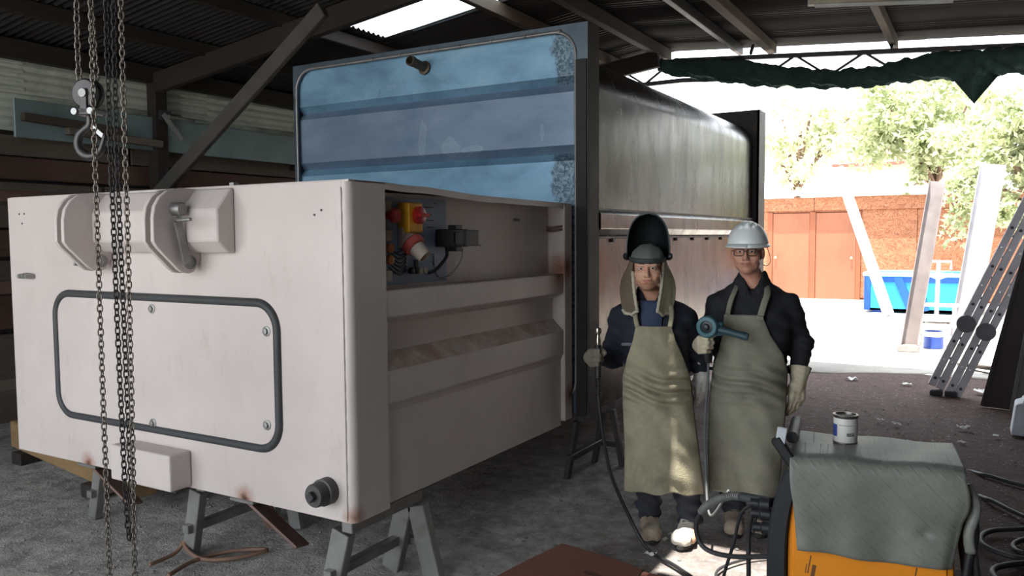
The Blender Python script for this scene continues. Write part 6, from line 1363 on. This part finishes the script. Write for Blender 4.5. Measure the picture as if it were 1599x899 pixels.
cable('cable hanging down the rear of the orange machine', [wl_((0.27, -0.13, 0.86)), wl_((0.285, -0.15, 0.76)), wl_((0.27, -0.15, 0.66)), wl_((0.265, -0.14, 0.52)), wl_((0.30, -0.12, 0.35)), wl_((0.42, -0.1, 0.10)), wl_((0.6, -0.05, 0.02))], 0.013, BLK, grp='cables at the machine rear')
cable('grey cable sloping down behind the orange machine', [wl_((0.285, 0.06, 0.78)), wl_((0.31, 0.02, 0.62)), wl_((0.315, -0.02, 0.5)), wl_((0.30, -0.06, 0.35)), wl_((0.27, -0.16, 0.02))], 0.012, CBG, grp='cables at the machine rear')

# cardboard and litter ------------------------------------------------------------------------
CARD = M('brown_card', srgb(122, 76, 62), 0.85, var=0.1, scale=4)
q = [on(878, 849, 'z', 0.02), on(1003, 890, 'z', 0.02), on(960, 960, 'z', 0.02), on(770, 905, 'z', 0.02)]
cbd = thing('cardboard_sheet', 'flattened brown cardboard sheet on the floor at the bottom edge', 'cardboard', q[0])
def cq(u, v): return (q[0].lerp(q[1], u)).lerp(q[3].lerp(q[2], u), v)
m = MB(); m.sheet(lambda u, v: cq(u, v) + Vector((0, 0, 0.008 * math.sin(u * 3 + v * 2))), 12, 10, 0.006); m.build('panel', CARD, cbd, smooth=True)
m = MB(); m.sheet(lambda u, v: cq(1.0, 0.05 + 0.8 * v) + (q[1] - q[0]) * (0.02 + 0.22 * u) + Vector((0, 0, 0.004 + 0.01 * u)), 4, 8, 0.006); m.build('flap', CARD, cbd)
m = MB(); m.sheet(lambda u, v: cq(0.55 + 0.16 * u, 0.42 + 0.06 * v) + Vector((0, 0, 0.016)), 4, 2, 0.001); m.build('hand_hole', M('card_hole', srgb(90, 56, 46), 0.9), cbd)
PAP = M('paper_scrap', srgb(222, 220, 216), 0.8, var=0.05)
sc_l = [(1016, 864, 0.028, 'larger crumpled white scrap beside the cardboard'), (1038, 841, 0.018, 'small white scrap near the dusty boot'), (1050, 834, 0.022, 'white scrap between the two boots'), (1375, 655, 0.03, 'pale scrap on the dirt left of the white can'), (1400, 662, 0.04, 'pale scrap on the dirt behind the mat'), (1505, 668, 0.05, 'white scrap on the dirt right of the mat'), (1555, 680, 0.03, 'pale scrap near the white plastic box'), (1540, 614, 0.10, 'crumpled white sheet by the foot of the ladder'), (1330, 592, 0.06, 'pale scrap near the shadow edge'), (1502, 690, 0.03, 'small pale scrap below the white one'), (1415, 600, 0.05, 'flat pale scrap left of the ladder foot')]
for k, (u, v, s_, lb) in enumerate(sc_l):
    p = on(u, v, 'z', 0.012); m = MB(); a0 = k * 1.3
    m.sheet(lambda a, b: (p.x + s_ * ((a - .5) * 2 * math.cos(a0) - (b - .5) * 1.4 * math.sin(a0)), p.y + s_ * ((a - .5) * 2 * math.sin(a0) + (b - .5) * 1.4 * math.cos(a0)), 0.008 + s_ * (0.25 + 0.25 * math.sin(a * 7 + k) * math.cos(b * 6 + k * 2))), 5, 5, 0.002)
    o = m.build('paper_scrap', PAP, loc=(p.x, p.y, 0), bevel=0); tag(o, lb, 'scrap', 'paper scraps on the floor')
# stones and grit scattered over the dirt
V = []; Fc = []; ico = [(0, 0, 1), (0.9, 0, 0.1), (0.2, 0.85, 0), (-0.75, 0.5, 0.1), (-0.7, -0.55, 0), (0.25, -0.9, 0.1), (0, 0, -0.6)]; fs = [(0, 1, 2), (0, 2, 3), (0, 3, 4), (0, 4, 5), (0, 5, 1), (6, 2, 1), (6, 3, 2), (6, 4, 3), (6, 5, 4), (6, 1, 5)]
for k in range(5200):
    x, y = rng.uniform(-6.5, 1.25), rng.uniform(2.0, 10.3) if k % 3 else rng.uniform(2.0, 5.0)
    r = 0.004 + 0.012 * rng.random() ** 3; a = rng.uniform(0, 6.28); b = len(V)
    for p in ico: V.append((x + r * (p[0] * math.cos(a) - p[1] * math.sin(a)), y + r * (p[0] * math.sin(a) + p[1] * math.cos(a)), ground_z(x, y) - 0.010 + r * (0.3 + 0.6 * p[2])))
    Fc += [tuple(i + b for i in f) for f in fs]
me = bpy.data.meshes.new('grit'); me.from_pydata(V, [], Fc); me.materials.append(M('grit_stone', srgb(140, 132, 126), 0.9, var=0.4, scale=3))
o = bpy.data.objects.new('grit', me); C.objects.link(o); tag(o, 'small stones and grit scattered over the dirt floor', 'grit', kind='stuff')
